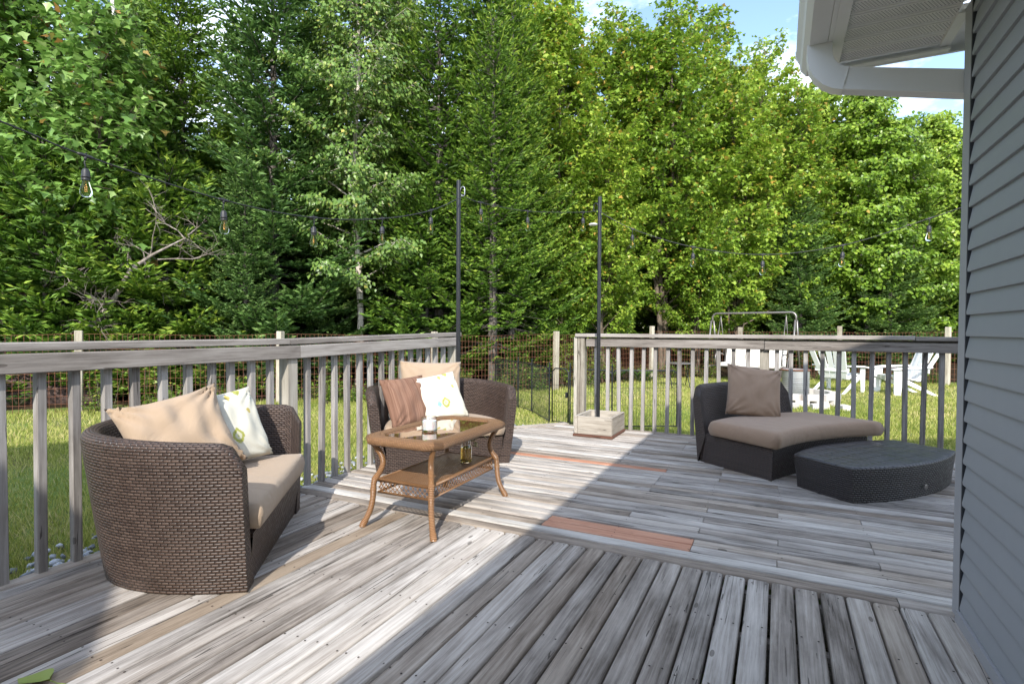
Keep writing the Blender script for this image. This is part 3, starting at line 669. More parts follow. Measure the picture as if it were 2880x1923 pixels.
o.location = (.26, -.208, .07); o.rotation_euler = (radians(92), 0, radians(48))

# ================================================================== COFFEE TABLE
ct = thing('coffee_table', 'honey coloured wicker coffee table with glass top and lattice skirt', 'coffee table', (-1.878, 2.795, 0), radians(1))
HX, HY, CH, TZ = .268, .452, .075, .520
def octo(hx, hy, c): return [(hx, -hy+c), (hx, hy-c), (hx-c, hy), (-hx+c, hy), (-hx, hy-c), (-hx, -hy+c), (-hx+c, -hy), (hx-c, -hy)]
def octo_s(hx, hy, c):
    P = octo(hx, hy, c); r_ = []
    for i in range(8):
        a, b = P[i], P[(i+1) % 8]; m = max(1, int(math.dist(a, b)/.05))
        r_ += [lerp(a, b, k/m) for k in range(m)]
    return r_
base_o = octo_s(HX, HY, CH); n_ = len(base_o)
sec = [(.084, -.004), (.082, .006), (.06, .012), (.03, .011), (.008, .004), (0, -.012), (.004, -.03), (.02, -.04), (.05, -.036)]
rows = []; uvs = []; dd = 0
for e, dz in sec:
    f_ = lambda p: (p[0]*(1-e/HX), p[1]*(1-e/HY))
    for i, p in enumerate(base_o): rows.append((*f_(p), TZ-.012+dz))
su = 0; ul = [0]
for i in range(1, n_): ul.append(ul[-1]+math.dist(base_o[i], base_o[i-1]))
for k in range(len(sec)):
    if k: su += math.dist(sec[k], sec[k-1])
    uvs += [(u_+su*.6, su) for u_ in ul]
MB().add(rows, grid_faces(len(sec), n_, True), uvs).obj('rim', WK_TABLE, ct, 60, True)
qg = M('amber_reflection_glass'); lw = qg.new('LayerWeight'); lw.inputs[0].default_value = .28
GLM = qg.set((.17, .085, .035), .02, spec=.9, Transmission_Weight=.0, Coat_Weight=1.0, Coat_Roughness=.01)  # amber-brown reflection of the pane put into an opaque base colour
MB().add([(p[0]*(1-.08/HX), p[1]*(1-.08/HY), z) for z in (TZ-.018, TZ-.0125) for p in octo(HX, HY, CH)], [tuple(range(7, -1, -1)), tuple(range(8, 16))]+[(k, (k+1) % 8, 8+(k+1) % 8, 8+k) for k in range(8)]).obj('glass_pane', GLM, ct)
def legmat():
    q = M('wrapped_leg'); uv = q.coord('UV'); sp = q.new('SeparateXYZ'); q.put(sp.inputs[0], uv); w = q.math('PINGPONG', q.math('DIVIDE', sp.outputs[1], .0042), 1)
    n = q.noise(q.coord(), 18, 4); col = q.mix(q.math('ADD', q.math('MULTIPLY', w, .6), q.math('MULTIPLY', n, .4)), (.11, .05, .02), (.36, .19, .085)); q.bump(w, .7, .004); return q.set(col, .38, spec=.5)
LEGM = legmat()
for sx in (-1, 1):
    for sy in (-1, 1):
        K = [(.215, .395, .49), (.20, .38, .46), (.172, .355, .40), (.165, .347, .35), (.175, .36, .305), (.193, .385, .262), (.197, .392, .22), (.199, .395, .16), (.207, .403, .10), (.222, .418, .05), (.238, .432, .012), (.24, .434, 0)]
        pth = []; m = len(K)
        for i in range(m-1):
            p0, p1, p2, p3 = K[max(i-1, 0)], K[i], K[i+1], K[min(i+2, m-1)]
            for k in range(4):
                t = k/4; pth.append(tuple(.5*((2*p1[j])+(-p0[j]+p2[j])*t+(2*p0[j]-5*p1[j]+4*p2[j]-p3[j])*t*t+(-p0[j]+3*p1[j]-3*p2[j]+p3[j])*t**3) for j in range(3)))
        pth.append(K[-1])
        rad = [.0165+(.003 if .255 < p[2] < .275 or .20 < p[2] < .212 else 0)+(.003 if p[2] < .03 else 0) for p in pth]
        MB().tube([(sx*p[0], sy*p[1], p[2]) for p in pth], rad, 12).obj('leg', LEGM, ct, True, True)
SX, SY, SZ = .172, .376, .265
b = MB(); v = []; uv = []
for k in range(9):
    for j in range(9): x, y = -SX+2*SX*k/8, -SY+2*SY*j/8; v.append((x, y, SZ)); uv.append((y, x))
b.add(v, grid_faces(9, 9), uv); sh = b.obj('shelf', WK_TABLE, ct, False, True)
b = MB().tube([(SX, -SY, SZ-.004), (SX, SY, SZ-.004), (-SX, SY, SZ-.004), (-SX, -SY, SZ-.004)], .011, 8, closed=True); b.obj('shelf_rim', LEGM, sh, True, True)
b = MB().tube([(SX, -SY, .192), (SX, SY, .192), (-SX, SY, .192), (-SX, -SY, .192)], .007, 8, closed=True); b.obj('lower_rim', LEGM, sh, True, True)
def lattice(a, b):
    a, b = Vector(a), Vector(b); d = (b-a); l = d.length; d.normalize(); nrm = Vector((d.y, -d.x, 0)); m_ = MB(); hgt = .058; st = .031; z0 = .196
    for k in range(-2, int(l/st)+2):
        for s_ in (1, -1):
            pts = []
            for q in range(7):
                w = q/6; u = k*st+(w*.052+.006*sin(w*pi) if s_ > 0 else .052-w*.052-.006*sin(w*pi))+.01
                if -.002 <= u <= l+.002: pts.append(a+d*u+Vector((0, 0, z0+hgt*w))+nrm*(.002*s_))
            if len(pts) > 1: m_.tube(pts, .0024, 5)
    return m_
for a, b in (((SX, -SY), (SX, SY)), ((SX, SY), (-SX, SY)), ((-SX, SY), (-SX, -SY)), ((-SX, -SY), (SX, -SY))):
    tag(lattice((*a, 0), (*b, 0)).obj('lattice_skirt', LEGM, sh, True, True), kind='stuff')
cj = thing('candle_jar', 'white candle in a clear glass jar on the coffee table', 'candle', (-1.885, 2.690, TZ-.0115))
GL = glass('clear_glass'); R_ = .047
MB().lathe([(.001, 0), (R_-.004, 0), (R_, .004), (R_, .084), (R_-.0015, .0855), (R_-.003, .084), (R_-.003, .012), (R_-.008, .007), (.001, .007)], 28).obj('glass_jar', GL, cj, 40)
wx_ = M('candle_wax').set((.86, .84, .80), .5, Subsurface_Weight=.3); MB().lathe([(.001, .0085), (R_-.0085, .0085), (R_-.0045, .013), (R_-.0045, .064), (R_-.006, .0655), (.001, .064)], 24).obj('wax', wx_, cj, 40)
MB().tube([(0, 0, .062), (.001, 0, .074)], .0012, 6).obj('wick', RUBBER, cj)
mj = thing('mason_jar', 'small glass jar of amber liquid on the table shelf', 'jar', (-1.80, 2.975, SZ+.002))
jp = [(.03, 0), (.036, .006), (.038, .02), (.038, .095), (.036, .106), (.029, .116), (.029, .119), (.0315, .121), (.0315, .125), (.029, .127), (.0315, .13), (.0315, .134), (.03, .14)]
MB().lathe([(.001, 0)]+jp+[(r-.0025, z) for r, z in jp[::-1] if z > .01]+[(.001, .006)], 26).obj('glass_jar', glass('jar_glass', (.98, .98, .96)), mj, 45)
q = M('amber_liquid'); q.set((.95, .70, .18), .03, Transmission_Weight=.85, IOR=1.34); MB().lathe([(.001, .0065), (.031, .0065), (.0352, .02), (.0352, .088), (.0335, .097), (.001, .097)], 26).obj('liquid', q.m, mj, 45)
DRY = plain('dried_leaf', (.42, .37, .20), .9, 0, 30, .3)
sp_ = thing('dried_sprig', 'dried curling leaf sprig standing in the amber jar', 'dried plant', (-1.80, 2.975, SZ+.02))
MB().tube([(-.005, 0, .0), (.002, .004, .08), (.008, .01, .125), (.03, .03, .155), (.055, .05, .165), (.085, .07, .155), (.105, .085, .13)], .0018, 6).tube([(.03, .03, .155), (.05, .06, .175), (.07, .08, .2)], .0014, 5).obj('stem', DRY, sp_)
for k in range(9):
    a = k*2.4; c = Vector((.025+.011*(k % 4), .025+.012*(k % 3), .13-.012*(k % 4))); d = Vector((cos(a), sin(a)*.6, -.6+.3*sin(k))).normalized(); s_ = d.cross(Vector((.3, .2, 1))).normalized()
    w_ = .011; l_ = .034; nn_ = d.cross(s_)*.006
    MB().add([c, c+d*l_*.3+s_*w_+nn_, c+d*l_*.7+s_*w_*.7-nn_, c+d*l_, c+d*l_*.7-s_*w_*.7-nn_, c+d*l_*.3-s_*w_+nn_, c+d*l_*.5-nn_*.5], [(0, 1, 6), (1, 2, 6), (2, 3, 6), (3, 4, 6), (4, 5, 6), (5, 0, 6)]).obj('leaf', DRY, sp_)

# ================================================================== PLANTER, POLES, STRING LIGHTS
pb = thing('planter_box', 'square weathered wooden planter box holding a black pole', 'planter', (-1.735, 5.68, .0))
hx, hy, t_, z0, z1 = .205, .262, .036, .028, .216
def pboard(x0, x1, y0, y1, nm, along):
    L_ = (x1-x0) if along == 'x' else (y1-y0); W_ = (y1-y0) if along == 'x' else (x1-x0)
    o = MB().bbox(-L_/2, L_/2, -W_/2, W_/2, z0, z1, .004).obj(nm, W_PLANT, pb); o.location = ((x0+x1)/2, (y0+y1)/2, 0)
    if along == 'y': o.rotation_euler = (0, 0, pi/2)
pboard(-hx+.038, hx, -hy, -hy+t_, 'side_board', 'x'); pboard(-hx, hx-.038, hy-t_, hy, 'side_board', 'x')
pboard(-hx, -hx+.036, -hy, hy-.038, 'side_board', 'y'); pboard(hx-.036, hx, -hy+.038, hy, 'side_board', 'y')
MB().bbox(-hx-.01, hx+.012, -hy-.012, hy-.005, .002, .0265, .003).obj('base_board', W_RED, pb)
MB().box(-hx+.038, hx-.038, -hy+.038, hy-.038, .029, .12).obj('ballast', plain('concrete', (.42, .40, .37), .9, 0, 20, .15, .3), pb)
def hook(pts): return [Vector(p) for p in pts]
def pole(label, loc, h, hook_dx, disc=False):
    t = thing('light_pole', label, 'pole', loc, 0, 'black string light poles')
    MB().tube([(0, 0, 0), (0, 0, h)], .0205, 14).obj('tube', METAL_BLACK, t, 40)
    MB().lathe([(.001, -.002), (.019, -.002), (.0195, .004), (.001, .006)], 14, (0, 0, h-.002)).obj('end_cap', METAL_BLACK, t)
    d = hook_dx; P = [(0.018*d, 0, h-.10)]
    for k in range(9): a = pi*k/8; P.append((d*(.045-.022*cos(a)), 0, h-.085+.022*sin(a)))
    P += [(.067*d, 0, h-.12)]
    for k in range(7): a = pi*k/6; P.append((d*(.05+.017*cos(a)), 0, h-.135-.018*sin(a)))
    MB().tube(P, .005, 8).obj('hook', METAL_ZINC if d > 0 else METAL_BLACK, t, True)
    return t
pole('black pole rising behind the loveseat behind the coffee table', (-2.732, 4.368, .001), 2.53, 1)
p2 = pole('black pole standing in the wooden planter box', (-1.757, 5.68, .121), 2.445, -1)
pole('black pole at the near end of the left railing', (-3.2, -.6, .001), 2.53, 1)
pole('black pole at the right end of the far railing', (2.22, 5.95, .001), 2.53, -1)
ds_ = tag(MB().lathe([(.001, -.006), (.02, -.010), (.045, -.004), (.05, .003), (.04, .011), (.001, .014)], 24).obj('round_sensor', PLASTIC_W, None, True), 'small round white sensor disc on the planter pole', 'sensor'); ds_.location = (-1.822, 5.66, 2.268)  # white sensor disc on the pole, gives off no light
A0 = [(-3.2, -.6, 2.44), (-3.11, .25, 2.18), (-3.022, 1.119, 2.01), (-2.99, 1.424, 1.945), (-2.921, 2.091, 1.872), (-2.857, 2.713, 1.882), (-2.792, 3.343, 1.987), (-2.732, 3.916, 2.16), (-2.69, 4.353, 2.369)]
BC = [(-2.669, 4.40, 2.372), (-2.60, 4.56, 2.352), (-2.285, 4.961, 2.319), (-1.888, 5.506, 2.379), (-1.80, 5.64, 2.419)]
CC = [(-1.782, 5.66, 2.424), (-1.404, 5.701, 2.197), (-.793, 5.743, 1.973), (-.15, 5.787, 1.865), (.519, 5.834, 1.918), (1.169, 5.879, 2.115), (1.6, 5.91, 2.26), (2.17, 5.95, 2.40)]
def spline(K, m_=8):
    r_ = []; n_ = len(K)
    for i in range(n_-1):
        p0, p1, p2, p3 = K[max(i-1, 0)], K[i], K[i+1], K[min(i+2, n_-1)]
        for k in range(m_):
            t = k/m_; r_.append(tuple(.5*((2*p1[j])+(-p0[j]+p2[j])*t+(2*p0[j]-5*p1[j]+4*p2[j]-p3[j])*t*t+(-p0[j]+3*p1[j]-3*p2[j]+p3[j])*t**3) for j in range(3)))
    return r_+[K[-1]]
BULB = glass('bulb_glass', (.97, .97, .97), .01, 1.15)
em = M('filament'); FIL = em.set((.55, .3, .06), .4, Emission_Color=(1, .55, .1, 1), Emission_Strength=0.0)
sock_me = MB().lathe([(.003, .0), (.010, -.001), (.0165, -.012), (.0175, -.036), (.0195, -.038), (.0195, -.043), (.0175, -.045), (.0175, -.052), (.0185, -.054), (.0175, -.058), (.001, -.058)], 18).mesh('lamp_socket', RUBBER, 50)
bulb_me = MB().lathe([(.0125, -.0585), (.0135, -.066), (.019, -.085), (.0245, -.103), (.026, -.114), (.0235, -.126), (.0165, -.134), (.001, -.137)], 22).mesh('bulb', BULB, True)
fil_me = MB().tube([(0, 0, -.062), (0, 0, -.085)], .0016, 6).tube([(.003, 0, -.085), (.003, 0, -.112)], .0022, 6).tube([(-.003, 0, -.085), (-.003, 0, -.112)], .0022, 6).mesh('filament', FIL)
tee_me = MB().tube([(-.035, 0, .0), (-.02, 0, 0), (.02, 0, 0), (.035, 0, 0)], [.005, .0085, .0085, .005], 10).tube([(0, 0, 0), (0, 0, -.016), (0, 0, -.02)], [.0075, .0065, .004], 10).tube([(-.004, 0, .006), (0, 0, .016), (.004, 0, .006)], .0025, 6).mesh('cord_joint', RUBBER, True)
for K, idx, lab in ((A0, (1, 3, 4, 5, 6, 7), 'black string of lights sagging above the left railing'), (BC, (1, 2, 3), 'short black string of lights between the two poles'), (CC, (1, 2, 3, 4, 5, 6), 'black string of lights sagging above the far railing')):
    t = thing('string_lights', lab, 'string lights', K[0], 0, 'outdoor string lights'); o3 = Vector(K[0])
    sp2 = [tuple(Vector(p)-o3) for p in spline(K)]; MB().tube(sp2, .0042, 6).obj('cord', RUBBER, t, True)
    for i in idx:
        p = Vector(K[i])-o3; tn = Vector(K[min(i+1, len(K)-1)])-Vector(K[i-1]); az = math.atan2(tn.y, tn.x); pt = -math.asin(tn.z/tn.length)
        place('cord_joint', tee_me, t, p, (0, pt, az)); k1, k2 = random.uniform(-.005, .005), random.uniform(-.005, .005)
        MB().tube([(0, 0, -.018), (k1, k2, -.03), (-k1*.6, k2*.5, -.048), (0, 0, -.062)], .0028, 6).obj('drop_wire', RUBBER, t, True).location = p
        s_ = place('lamp_socket', sock_me, t, p+Vector((0, 0, -.06)), (random.uniform(-.06, .06), random.uniform(-.06, .06), random.uniform(0, 3)))
        if K is A0 and i == 5: s_.rotation_euler = (.12, .16, 0)
        place('bulb', bulb_me, s_); place('filament', fil_me, s_)
# a fallen leaf on the near planks
q = plain('fallen_leaf', (.22, .27, .05), .6, 0, 60, .2); lf = MB(); m_ = 12; v = [(0, 0, .006)]
for k in range(m_+1):
    t = k/m_; w = .045*sin(pi*t**.75)*(1-.15*t); v += [(.115*t, w, .012+.01*sin(t*5)), (.115*t, 0, .004), (.115*t, -w, .011+.008*sin(t*4+1))]
f = [(1+3*k, 4+3*k, 5+3*k, 2+3*k) for k in range(m_)]+[(2+3*k, 5+3*k, 6+3*k, 3+3*k) for k in range(m_)]
t = thing('fallen_leaf', 'single green fallen leaf on the deck at the bottom left', 'leaf', (-2.05, .86, .001), radians(200)); lf.add(v, f).obj('blade', q, t, True)
MB().tube([(.0, 0, .007), (-.03, .005, .004), (-.09, .02, .012)], .0016, 5).obj('stalk', q, t)
t = tag(MB().tube([(-.04, 0, .005), (0, .008, .006), (.05, -.004, .004)], .003, 6).tube([(0, .008, .006), (.02, .025, .007)], .002, 5).obj('twig', plain('dry_twig', (.13, .07, .045), .9), None, True), 'short brown twig at the foot of the near loveseat', 'twig'); t.location = (-2.44, 1.36, .001); t.rotation_euler = (0, 0, .3)

# ================================================================== TREES
def nrmz(a): return a/np.maximum(np.linalg.norm(a, axis=-1, keepdims=True), 1e-9)
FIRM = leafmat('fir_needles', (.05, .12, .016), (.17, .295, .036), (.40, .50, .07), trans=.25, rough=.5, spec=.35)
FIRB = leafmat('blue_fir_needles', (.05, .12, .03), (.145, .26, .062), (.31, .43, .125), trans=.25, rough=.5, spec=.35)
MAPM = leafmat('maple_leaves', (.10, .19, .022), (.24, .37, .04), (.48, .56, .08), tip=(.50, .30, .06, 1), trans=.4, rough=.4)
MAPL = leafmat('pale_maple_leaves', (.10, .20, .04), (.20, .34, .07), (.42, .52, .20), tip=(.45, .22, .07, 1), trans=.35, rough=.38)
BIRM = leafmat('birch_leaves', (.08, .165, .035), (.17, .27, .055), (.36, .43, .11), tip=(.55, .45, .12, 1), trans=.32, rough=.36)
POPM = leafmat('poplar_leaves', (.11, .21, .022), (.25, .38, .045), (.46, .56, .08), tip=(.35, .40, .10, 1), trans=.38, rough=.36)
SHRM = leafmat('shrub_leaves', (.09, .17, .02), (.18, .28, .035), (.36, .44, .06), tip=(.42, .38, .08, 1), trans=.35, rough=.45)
FERN = leafmat('fern_fronds', (.04, .13, .025), (.09, .20, .035), (.2, .32, .06), trans=.3)
BK_FIR = bark('fir_bark', (.05, .042, .035), (.17, .15, .13)); BK_MAP = bark('maple_bark', (.07, .055, .04), (.20, .16, .12))
BK_BIR = bark('birch_bark', (.42, .36, .30), (.66, .60, .52), (5, 5, 9), (.10, .08, .07)); BK_DEAD = bark('dead_branch', (.13, .10, .085), (.36, .31, .27))

def spray_mesh(name, P, D, Ln, Wd, val, mat):                 # needle-covered twigs: two crossed slim blades each
    n_ = len(P); D = nrmz(D); up_ = rng.normal(0, 1, (n_, 3)); s1 = nrmz(np.cross(D, up_)); s2 = np.cross(D, s1)
    m1 = P+D*(Ln*.42)[:, None]; T = P+D*Ln[:, None]; w = (Wd/2)[:, None]
    V = np.stack([P, m1+s1*w, m1-s1*w, m1+s2*w, m1-s2*w, T], 1).reshape(-1, 3)
    b = (np.arange(n_)*6)[:, None]; F = np.concatenate([b+np.array([[0, 1, 5, 2]]), b+np.array([[0, 3, 5, 4]])], 0)
    return np_mesh(name, V, F, mat, {'v': np.repeat(val, 6)})
def tubes_np(segs, n_=5):                                     # list of (path, radii)
    mb_ = MB()
    for p, r_ in segs: mb_.tube(p, r_, n_, caps=False)
    return mb_
def conifer(seed, H, R, mat, z_low=.06, dens=1.0, dead_to=.0):
    g = np.random.default_rng(seed); segs = [([(0, 0, -.1), (0, 0, H*.3), (.02, .01, H*.65), (0, 0, H)], [.016*H*.9, .012*H*.9, .007*H*.9, .006])]
    P, D, Ln, Wd, Va = [], [], [], [], []
    z = H*z_low
    while z < H-.12:
        rel = z/H; nb = int(g.integers(5, 8)); Rm = R*(1-rel)**.62*(.85+.15*min(1, rel/.12))+.14; a0 = g.uniform(0, 6.28)
        for k in range(nb):
            az = a0+2*pi*k/nb+g.uniform(-.3, .3); zz = z+g.uniform(-.14, .14); L_ = Rm*g.uniform(.62, 1.12)
            dirh = np.array([cos(az), sin(az), 0]); sd_ = np.array([-sin(az), cos(az), 0])
            rise = g.uniform(.05, .22)+.5*rel**2; droop = g.uniform(.10, .26)*(1-rel)
            if zz/H < dead_to and g.random() < .8:
                q = np.array([0, 0, zz]); segs.append(([tuple(q), tuple(q+dirh*L_*.35+np.array([0, 0, .02])), tuple(q+dirh*L_*.75+np.array([0, 0, -.12]))], [.011, .007, .003])); continue
            def pt(t): return np.array([0, 0, zz])+dirh*(L_*t)+np.array([0, 0, L_*(rise*t-droop*4*t*(1-t)*.5-droop*.6*t*t+.16*t**4)])
            segs.append(([tuple(pt(t)) for t in (0, .35, .7, 1)], [.012+.006*L_, .009, .006, .003]))
            ns = max(4, int(L_/.075*dens))
            for i in range(ns):
                t = .14+.86*(i+g.uniform(0, 1))/ns
                c = pt(t); c2 = pt(min(1, t+.05)); ax = nrmz(c2-c+1e-6); s_ = 1 if i % 2 else -1
                bl = (.10+.42*L_*(1-t)**.8*.62+.05)*g.uniform(.7, 1.15); bl = min(bl, .6)
                bd = nrmz(ax*g.uniform(.6, 1.0)+sd_*s_*g.uniform(.7, 1.0)+np.array([0, 0, g.uniform(-.12, .16)]))
                m = max(2, int(bl/.05*dens)); tt = (np.arange(m)+g.uniform(.3, 1, m))/m
                base = c+bd*(bl*tt)[:, None]+np.array([0, 0, 1])*(-.06*bl*np.sin(tt*3))[:, None]
                sgn = np.where(np.arange(m) % 2, 1., -1.)[:, None]; sid = nrmz(np.cross(bd, [0, 0, 1]))
                fd = bd*g.uniform(.5, 1.1, (m, 1))+sid*sgn*g.uniform(.35, .9, (m, 1))+np.array([0, 0, 1])*g.uniform(-.25, .35, (m, 1))
                P.append(base); D.append(fd); Ln.append(g.uniform(.11, .19, m)*(1-.15*tt)); Wd.append(g.uniform(.038, .058, m))
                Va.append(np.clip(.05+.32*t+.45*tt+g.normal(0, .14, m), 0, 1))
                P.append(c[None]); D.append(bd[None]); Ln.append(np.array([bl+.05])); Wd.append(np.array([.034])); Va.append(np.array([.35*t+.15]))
            P.append(pt(.9)[None]); D.append((pt(1.)-pt(.9))[None]); Ln.append(np.array([.2])); Wd.append(np.array([.04])); Va.append(np.array([.85]))
        z += g.uniform(.19, .29)*(1 if H > 5 else .8)
    m = 10; P.append(np.column_stack([np.zeros(m), np.zeros(m), H-np.linspace(.5, 0, m)])); D.append(np.column_stack([g.normal(0, .5, m), g.normal(0, .5, m), np.ones(m)])); Ln.append(np.full(m, .16)); Wd.append(np.full(m, .035)); Va.append(np.full(m, .8))
    P = np.concatenate(P); Va = np.concatenate(Va)
    cr_ = spray_mesh('crown', P, np.concatenate(D), np.concatenate(Ln), np.concatenate(Wd), Va, mat)
    tr_ = tubes_np(segs, 5).mesh('trunk', BK_FIR, True)
    return cr_, tr_
LEAF = {'maple': (np.array([(0, 0, 0), (.5, .30, .05), (.24, .52, .02), (0, 1, -.08), (-.24, .52, .02), (-.5, .30, .05)]), np.array([(0, 1, 2), (0, 2, 3), (0, 3, 4), (0, 4, 5)])),
        'birch': (np.array([(0, 0, 0), (.36, .36, .05), (0, 1, -.1), (-.36, .36, .05)]), np.array([(0, 1, 2), (0, 2, 3)])),
        'poplar': (np.array([(0, 0, 0), (.40, .22, .06), (.34, .55, .03), (0, 1, -.1), (-.34, .55, .03), (-.40, .22, .06)]), np.array([(0, 1, 2), (0, 2, 3), (0, 3, 4), (0, 4, 5)]))}
def leaf_mesh(name, P, D, U, size, val, tip, kind, mat):      # D: leaf length direction, U: leaf face normal
    V0, F0 = LEAF[kind]; n_ = len(P); D = nrmz(D); X = nrmz(np.cross(D, U)); N = np.cross(X, D)
    V = P[:, None]+size[:, None, None]*(V0[None, :, 0:1]*X[:, None]+V0[None, :, 1:2]*D[:, None]+V0[None, :, 2:3]*N[:, None])
    k = len(V0); F = (np.arange(n_)*k)[:, None, None]+F0[None]
    return np_mesh(name, V.reshape(-1, 3), F.reshape(-1, 3), mat, {'v': np.repeat(val, k), 'tip': np.repeat(tip, k)})
def broadleaf(seed, H, R, kind, mat, bmat, size=(.07, .11), z_low=.18, nl=46, dens=1.0, tipamt=.25, droop=.3, stems=1, spread=.10, trunk_r=.011, face=None):
    g = np.random.default_rng(seed); segs = []; P, D, U, Sz, Va, Tp = [], [], [], [], [], []
    for st in range(stems):
        lx, ly = (g.uniform(-.5, .5, 2)*R*(.45 if stems > 1 else .12)); Hs = H*(1 if st == 0 else g.uniform(.72, .95)); az0 = g.uniform(0, 6.28)
        wob = g.uniform(-.05, .05, 4)*R
        def tp(t): return np.array([lx*t**.8+wob[0]*sin(t*7)+wob[1]*sin(t*13), ly*t**.8+wob[2]*sin(t*6)+wob[3]*sin(t*11), Hs*t])
        ts = np.linspace(0, 1, 14); segs.append(([tuple(tp(t)-np.array([0, 0, .1 if t == 0 else 0])) for t in ts], [trunk_r*H*(1-t)**.8*(.75 if stems > 1 else 1)+.006 for t in ts]))
        n_l = max(8, int(nl/stems))
        for k in range(n_l):
            t = z_low+(1-z_low)*((k+.5)/n_l)**.9; az = az0+k*2.39996; rel = (t-z_low)/(1-z_low)
            prof = (sin(pi*min(1, .16+rel*.84)**.72))**.75*.95+.12; L_ = R*prof*g.uniform(.6, 1.15); elv = radians(g.uniform(18, 42)+30*rel)
            dr = np.array([cos(az)*cos(elv), sin(az)*cos(elv), sin(elv)]); b0 = tp(t)
            def lp(u): return b0+dr*(L_*u)+np.array([0, 0, L_*.18*u*u*(1 if droop < .5 else -1.2)])
            segs.append(([tuple(lp(u)) for u in (0, .3, .6, 1)], [.012+.008*L_*(1-rel*.6), .010+.003*L_, .007, .003]))
            nsb = max(3, int(L_/.13))
            for j in range(nsb):
                u = .22+.78*(j+g.uniform(0, 1))/nsb; c = lp(u); a2 = az+g.choice([-1, 1])*g.uniform(.4, 1.5); e2 = g.uniform(-.1, .6)
                d2 = np.array([cos(a2)*cos(e2), sin(a2)*cos(e2), sin(e2)]); l2 = g.uniform(.22, .5)*(1.15-.5*u)*(R/1.8)**.5
                if droop > .5: d2[2] -= g.uniform(.3, .9); d2 = d2/np.linalg.norm(d2); l2 *= 1.2
                segs.append(([tuple(c), tuple(c+d2*l2*.6), tuple(c+d2*l2)], [.006, .004, .002]))
                m = max(4, int(l2/.0125*dens)); tt = g.uniform(.12, 1.08, m); q = c+d2*(l2*tt)[:, None]+g.normal(0, spread, (m, 3))*np.array([1, 1, .55])*(.5+.5*tt)[:, None]
                out = nrmz(q-(tp(t)+np.array([0, 0, 0]))); dn = g.uniform(droop*.6, droop*1.8, (m, 1))
                dd = nrmz(out*[1, 1, .3]*g.uniform(.4, 1, (m, 1))+g.normal(0, .55, (m, 3)))-np.array([0, 0, 1])*dn
                uu = np.array([0, 0, 1.])+g.normal(0, .42, (m, 3))+out*.35
                if droop > .5: uu = out*1.2+g.normal(0, .6, (m, 3))+np.array([0, 0, .35])
                P.append(q); D.append(dd); U.append(uu); Sz.append(g.uniform(*size, m)); ext = np.linalg.norm(q[:, :2]-tp(t)[:2], axis=1)/R
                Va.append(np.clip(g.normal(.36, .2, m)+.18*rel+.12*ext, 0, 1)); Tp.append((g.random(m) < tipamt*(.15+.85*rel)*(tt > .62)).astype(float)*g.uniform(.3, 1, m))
    P, D, U, Sz, Va, Tp = (np.concatenate(a) for a in (P, D, U, Sz, Va, Tp))
    return leaf_mesh('crown', P, D, U, Sz, Va, Tp, kind, mat), tubes_np(segs, 5).mesh('trunk', bmat, True)
def tree(name, label, meshes, x, y, sc=1.0, rz=None, group=None, z=None, tilt=0):
    t = thing(name, label, 'tree', (x, y, GZ if z is None else z), random.uniform(0, 6.28) if rz is None else rz, group)
    t.scale = (sc,)*3 if not isinstance(sc, tuple) else sc; t.rotation_euler[0] = tilt
    place('trunk', meshes[1], t); place('crown', meshes[0], t); return t
RT = (cos(YAW), -sin(YAW)); FW_ = (sin(YAW), cos(YAW))
def at(px, Dp):                                              # a ground spot from bearing (photo column) and distance, used for layout
    l = (px-1440)/1515.3; return FW_[0]*Dp+RT[0]*l*Dp, FW_[1]*Dp+RT[1]*l*Dp
C1 = conifer(11, 11.0, 2.5, FIRM, .05, 1.0); C2 = conifer(12, 9.5, 2.1, FIRB, .05, 1.0); C3 = conifer(13, 4.2, 1.6, FIRM, .05, 1.1); C4 = conifer(14, 10.5, 1.9, FIRM, .10, .8, .26)
MA1 = broadleaf(21, 10.5, 2.7, 'maple', MAPM, BK_MAP, (.085, .14), .12, 96, 1.0, .16, .3, 3); MA2 = broadleaf(22, 9.0, 2.2, 'maple', MAPM, BK_MAP, (.085, .14), .12, 80, 1.0, .16, .3, 2)
MA3 = broadleaf(23, 7.6, 1.7, 'maple', MAPL, BK_MAP, (.12, .2), .28, 46, .6, .06, .35, 1, .14)
BI1 = broadleaf(24, 11.0, 2.0, 'birch', BIRM, BK_BIR, (.08, .115), .20, 90, 1.0, .07, .8, 1, .11, .008)
PO1 = broadleaf(25, 9.6, 2.6, 'poplar', POPM, BK_BIR, (.10, .15), .14, 84, .9, .06, .55, 1, .13, .010); PO2 = broadleaf(26, 5.6, 1.1, 'poplar', POPM, BK_MAP, (.08, .12), .3, 22, .8, .06, .5, 1, .12, .006)
